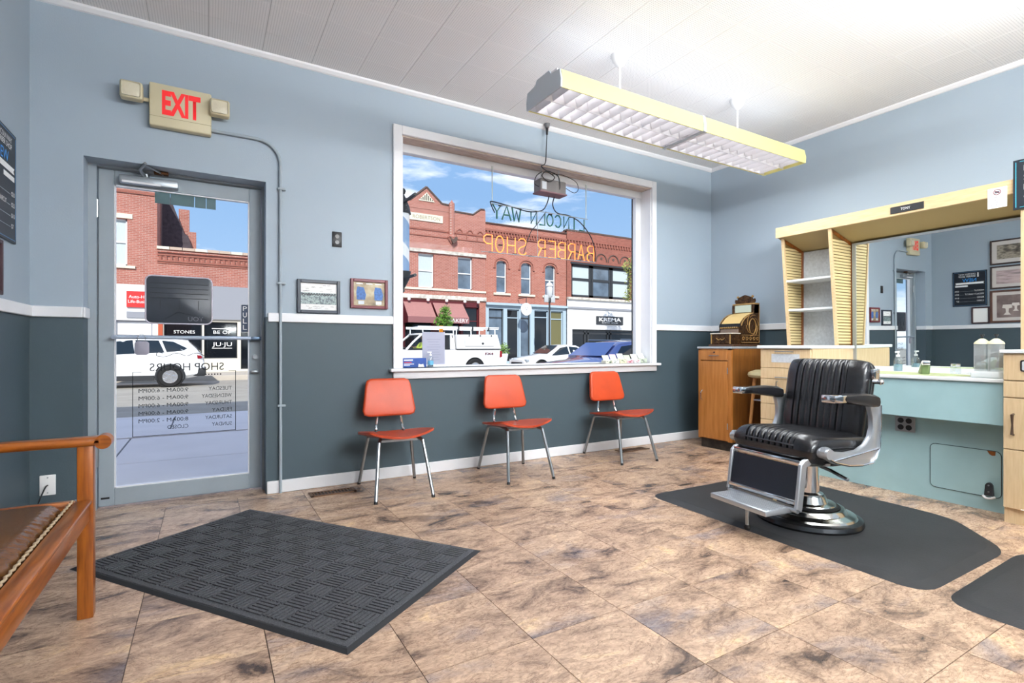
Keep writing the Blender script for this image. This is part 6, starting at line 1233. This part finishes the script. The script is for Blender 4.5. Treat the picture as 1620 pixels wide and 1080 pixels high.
# driver in a hi-vis shirt (body and clothing built as one skinned surface)
def skinned(name, joints, edges, parent, m, sub=2):
    me = bpy.data.meshes.new(name); me.from_pydata([j[:3] for j in joints], edges, []); o = bpy.data.objects.new(name, me); COL.objects.link(o)
    if parent: o.parent = parent
    sk = o.modifiers.new('skin', 'SKIN'); 
    for i, j in enumerate(joints): me.skin_vertices[0].data[i].radius = (j[3], j[3])
    me.skin_vertices[0].data[0].use_root = True
    o.modifiers.new('sub', 'SUBSURF').levels = sub; o.modifiers['sub'].render_levels = sub; me.materials.append(m); return o
pr = thing('person', 'driver in a bright yellow shirt seated in the pickup cab, arm towards the wheel', 'person', (7.98, 21.05, Z_RD+.10))
M_HIVIS = mat('hi_vis_yellow', 'd5e04a', .7); M_SKIN = mat('skin', 'b07f64', .5)
J = [(0, 0, .95, .15), (.02, 0, 1.15, .14), (.02, 0, 1.34, .12), (0, 0, 1.46, .055), (-.01, 0, 1.53, .055), (-.03, 0, 1.61, .078), (-.035, 0, 1.69, .086), (-.02, 0, 1.77, .055)]
E_ = [(i, i+1) for i in range(7)]
def limb(start, pts):
    a = start
    for q in pts: J.append(q); E_.append((a, len(J)-1)); a = len(J)-1
    return a
SH = {}
for s in (-1, 1):
    wr = limb(2, [(-.03, s*.21, 1.36, .062), (-.20, s*.25, 1.16, .046), (-.42, s*.18, 1.22, .034), (-.48, s*.165, 1.235, .027), (-.525, s*.155, 1.245, .034)])
    for k in range(4): limb(wr, [(-.575, s*(.128+.018*k), 1.252, .0095), (-.60-.004*(k in (1, 2)), s*(.128+.018*k), 1.228, .0085)])
    limb(wr, [(-.535, s*.112, 1.262, .011), (-.565, s*.108, 1.262, .009)])
    limb(0, [(-.42, s*.11, .96, .08), (-.56, s*.11, .62, .055), (-.60, s*.11, .52, .045), (-.72, s*.11, .49, .035)])
J.append((-.125, 0, 1.655, .016)); E_.append((6, len(J)-1))
skinned('body', J, E_, pr, M_SKIN)
skinned('shirt', [(0, 0, .97, .175), (.02, 0, 1.15, .172), (.02, 0, 1.34, .15), (.01, 0, 1.43, .08), (-.03, -.21, 1.36, .082), (-.20, -.25, 1.16, .062), (-.40, -.185, 1.215, .048), (-.03, .21, 1.36, .082), (-.20, .25, 1.16, .062), (-.40, .185, 1.215, .048)], [(0, 1), (1, 2), (2, 3), (2, 4), (4, 5), (5, 6), (2, 7), (7, 8), (8, 9)], pr, M_HIVIS)
skinned('trousers', [(0, 0, .95, .165), (-.42, -.11, .96, .095), (-.56, -.11, .62, .07), (-.60, -.11, .54, .06), (-.42, .11, .96, .095), (-.56, .11, .62, .07), (-.60, .11, .54, .06)], [(0, 1), (1, 2), (2, 3), (0, 4), (4, 5), (5, 6)], pr, mat('dark_denim', '2c3442', .8))
b = MB(); b.lathe([(.090, .02), (.095, .06), (.080, .11), (.04, .14), (0, .146)], (-.022, 0, 1.68), 18); b.build('hair', mat('dark_hair', '2a211c', .8), pr)
for s in (-1, 1): MB().lathe([(0, -.012), (.010, -.007), (.012, 0), (.010, .007), (0, .012)], (-.112, s*.034, 1.70), 10).build('eye', mat('eye_dark', '20242a', .2), pr)
b = MB(); b.tube([(1.72+.03*math.sin(a), -.35+.19*math.cos(a), 1.22+.19*math.sin(a)) for a in [2*PI*i/24 for i in range(24)]], .016, 6, closed=True); b.build('steering_wheel', M_BLACK, v2)
# white saloon and blue people carrier
sal = [(0, .35, .66, .70, .70, .6), (.2, .25, .76, .80, .84, .72), (1.15, .22, .88, .93, .88, .76), (1.3, .22, .90, .97, .88, .74), (2.05, .22, .92, 1.38, .89, .62), (2.5, .22, .93, 1.44, .89, .62), (3.1, .22, .95, 1.40, .89, .62), (3.9, .24, .96, 1.06, .87, .70), (4.5, .3, .92, .97, .8, .70), (4.6, .4, .75, .78, .76, .7)]
vehicle('saloon_car', 'white saloon car parked in front of the white coffee house', (12.75, 21.2, Z_RD), sal, M_CARW, (.85, 3.6), .33, [[(1.42, .08), (2.08, .93), (2.5, .95), (2.5, .08)], [(2.58, .08), (2.58, .95), (3.1, .93), (3.6, .1)]], width=.88)
o = bpy.data.objects['saloon_car']; MB().rbox(-.02, .05, -.5, .5, .42, .60, r=.02).build('grille', M_BLACK, o); MB().add([(1.34, -.66, .99), (1.34, .66, .99), (2.03, .54, 1.375), (2.03, -.54, 1.375)], [(0, 1, 2, 3)]).xf(Matrix.Translation((-.03, 0, .03))).build('windscreen', M_CGL, o, smooth=False)
for s in (-1, 1): MB().rbox(.04, .35, s*.72-.1, s*.72+.1, .62, .74, r=.02).build('headlamp', mat('headlamp', '9aa3ac', .1), o)
van = [(0, .35, .78, .82, .74, .64), (.25, .27, .90, .95, .90, .78), (1.2, .24, 1.00, 1.05, .96, .84), (1.32, .24, 1.02, 1.10, .96, .82), (1.92, .24, 1.05, 1.54, .97, .72), (2.5, .24, 1.06, 1.60, .97, .72), (4.1, .24, 1.08, 1.58, .97, .72), (4.7, .26, 1.08, 1.48, .95, .70), (4.9, .35, 1.0, 1.1, .9, .74)]
vb = vehicle('people_carrier', 'blue people carrier parked at the near kerb outside the shop window', (7.75, 11.4, Z_RD), van, M_CARB, (.9, 3.9), .34, [[(1.56, .10), (1.98, .90), (2.55, .93), (2.55, .08)], [(2.66, .08), (2.66, .93), (3.55, .93), (3.55, .08)], [(3.65, .1), (3.65, .93), (4.3, .92), (4.5, .12)]], width=.96)
MB().add([(1.37, -.78, 1.13), (1.37, .78, 1.13), (1.90, .64, 1.52), (1.90, -.64, 1.52)], [(0, 1, 2, 3)]).xf(Matrix.Translation((-.03, 0, .03))).build('windscreen', mat('sky_coloured_glass', '8792c4', .05, .5, spec=.9), vb, smooth=False)  # reflected sky painted into the windscreen colour
for s in (-1, 1): MB().tube([(2.0, s*.70, 1.63), (4.4, s*.69, 1.62)], .02, 6).build('roof_rail', M_STEEL, vb); MB().rbox(1.58, 1.76, s*1.05-.09, s*1.05+.09, 1.05, 1.18, r=.03).build('wing_mirror', M_CARB, vb)

vb.scale = (1, 1, .94)
# ---------------------------------------------------------------- street furniture
lp = thing('street_lamp', 'black cast street lamp post with lantern on the far pavement', 'street lamp', (16.65, 24.1, Z_FS))
MB().lathe([(.16, 0), (.16, .1), (.11, .2), (.07, .5), (.055, 1.0), (.05, 3.6), (.09, 3.65), (.10, 3.8), (.05, 3.9)], n=16).build('post', M_DGREY, lp)
MB().lathe([(.06, 3.88), (.17, 4.02), (.19, 4.4), (.15, 4.55)], n=12).build('lantern', mat('lantern_glass', 'c9cdd0', .2), lp); MB().lathe([(.21, 4.54), (.16, 4.68), (.05, 4.75), (.03, 4.85), (0, 4.87)], n=12).build('lantern_cap', M_WHITE, lp)
for s in (-1, 1): MB().rbox(s*.22-.14, s*.22+.14, -.05, .05, 3.62, 4.05, r=.03).build('banner_box', mat('pale_grey_box', 'b6babd', .5), lp)
def leafy(name, label, loc, spec, cat, leafc=('6f9a3a', '4f7a2c'), trunk=None):
    t = thing(name, label, cat, loc); random.seed(len(label)*7+3); b = MB()
    for (cx, cy, cz, r, n) in spec:
        for _ in range(n):
            v = Vector((random.gauss(0, 1), random.gauss(0, 1), random.gauss(0, 1))).normalized()*r*random.random()**.4; p = Vector((cx, cy, cz))+v
            a = Vector((random.uniform(-1, 1), random.uniform(-1, 1), random.uniform(-.6, 1))).normalized(); c = a.orthogonal().normalized(); s = random.uniform(.05, .10)
            b.add([p, p+a*s+c*s*.4, p+a*2*s, p+a*s-c*s*.4], [(0, 1, 2, 3)])
    o = b.build('foliage', mat('leaf_'+name, leafc[0], .6, col2=leafc[1], vscale=4), t, smooth=False); o['kind'] = 'stuff'
    if trunk: MB().tube(*trunk).build('trunk', mat('bark_'+name, '6b5a48', .9), t)
    return t
leafy('street_tree', 'small young tree on the far pavement in front of the bakery awning', (10.35, 24.3, Z_FS), [(0, 0, 2.65, .34, 300), (-.16, 0, 2.4, .36, 260), (.16, 0, 2.35, .34, 240), (.05, 0, 3.0, .2, 120)], 'tree', trunk=([(0, 0, 0), (.02, 0, 1.0), (0, 0, 2.2)], [.05, .04, .02], 8))
leafy('street_tree', 'tall tree with yellowing leaves at the right edge of the shop window view', (22.0, 23.2, Z_FS), [(0, 0, 5.9, .55, 420), (.25, 0, 5.0, .6, 420), (-.1, 0, 4.2, .45, 260), (.5, 0, 5.4, .6, 400)], 'tree', ('a8a85a', '7c8f45'), trunk=([(.6, 0, 0), (.55, 0, 2.5), (.4, 0, 5.8)], [.12, .09, .04], 8))
pt = leafy('potted_plant', 'white planter of trailing greenery by the pale blue shop front', (14.45, 25.6, Z_FS), [(0, 0, 1.0, .34, 240), (.2, 0, .85, .22, 90)], 'plant', ('8aa65c', '5d7f3d'))
MB().lathe([(0, 0), (.2, .0), (.26, .3), (.33, .7), (.30, .74), (0, .74)], n=20).build('pot', M_PAINTW, pt)
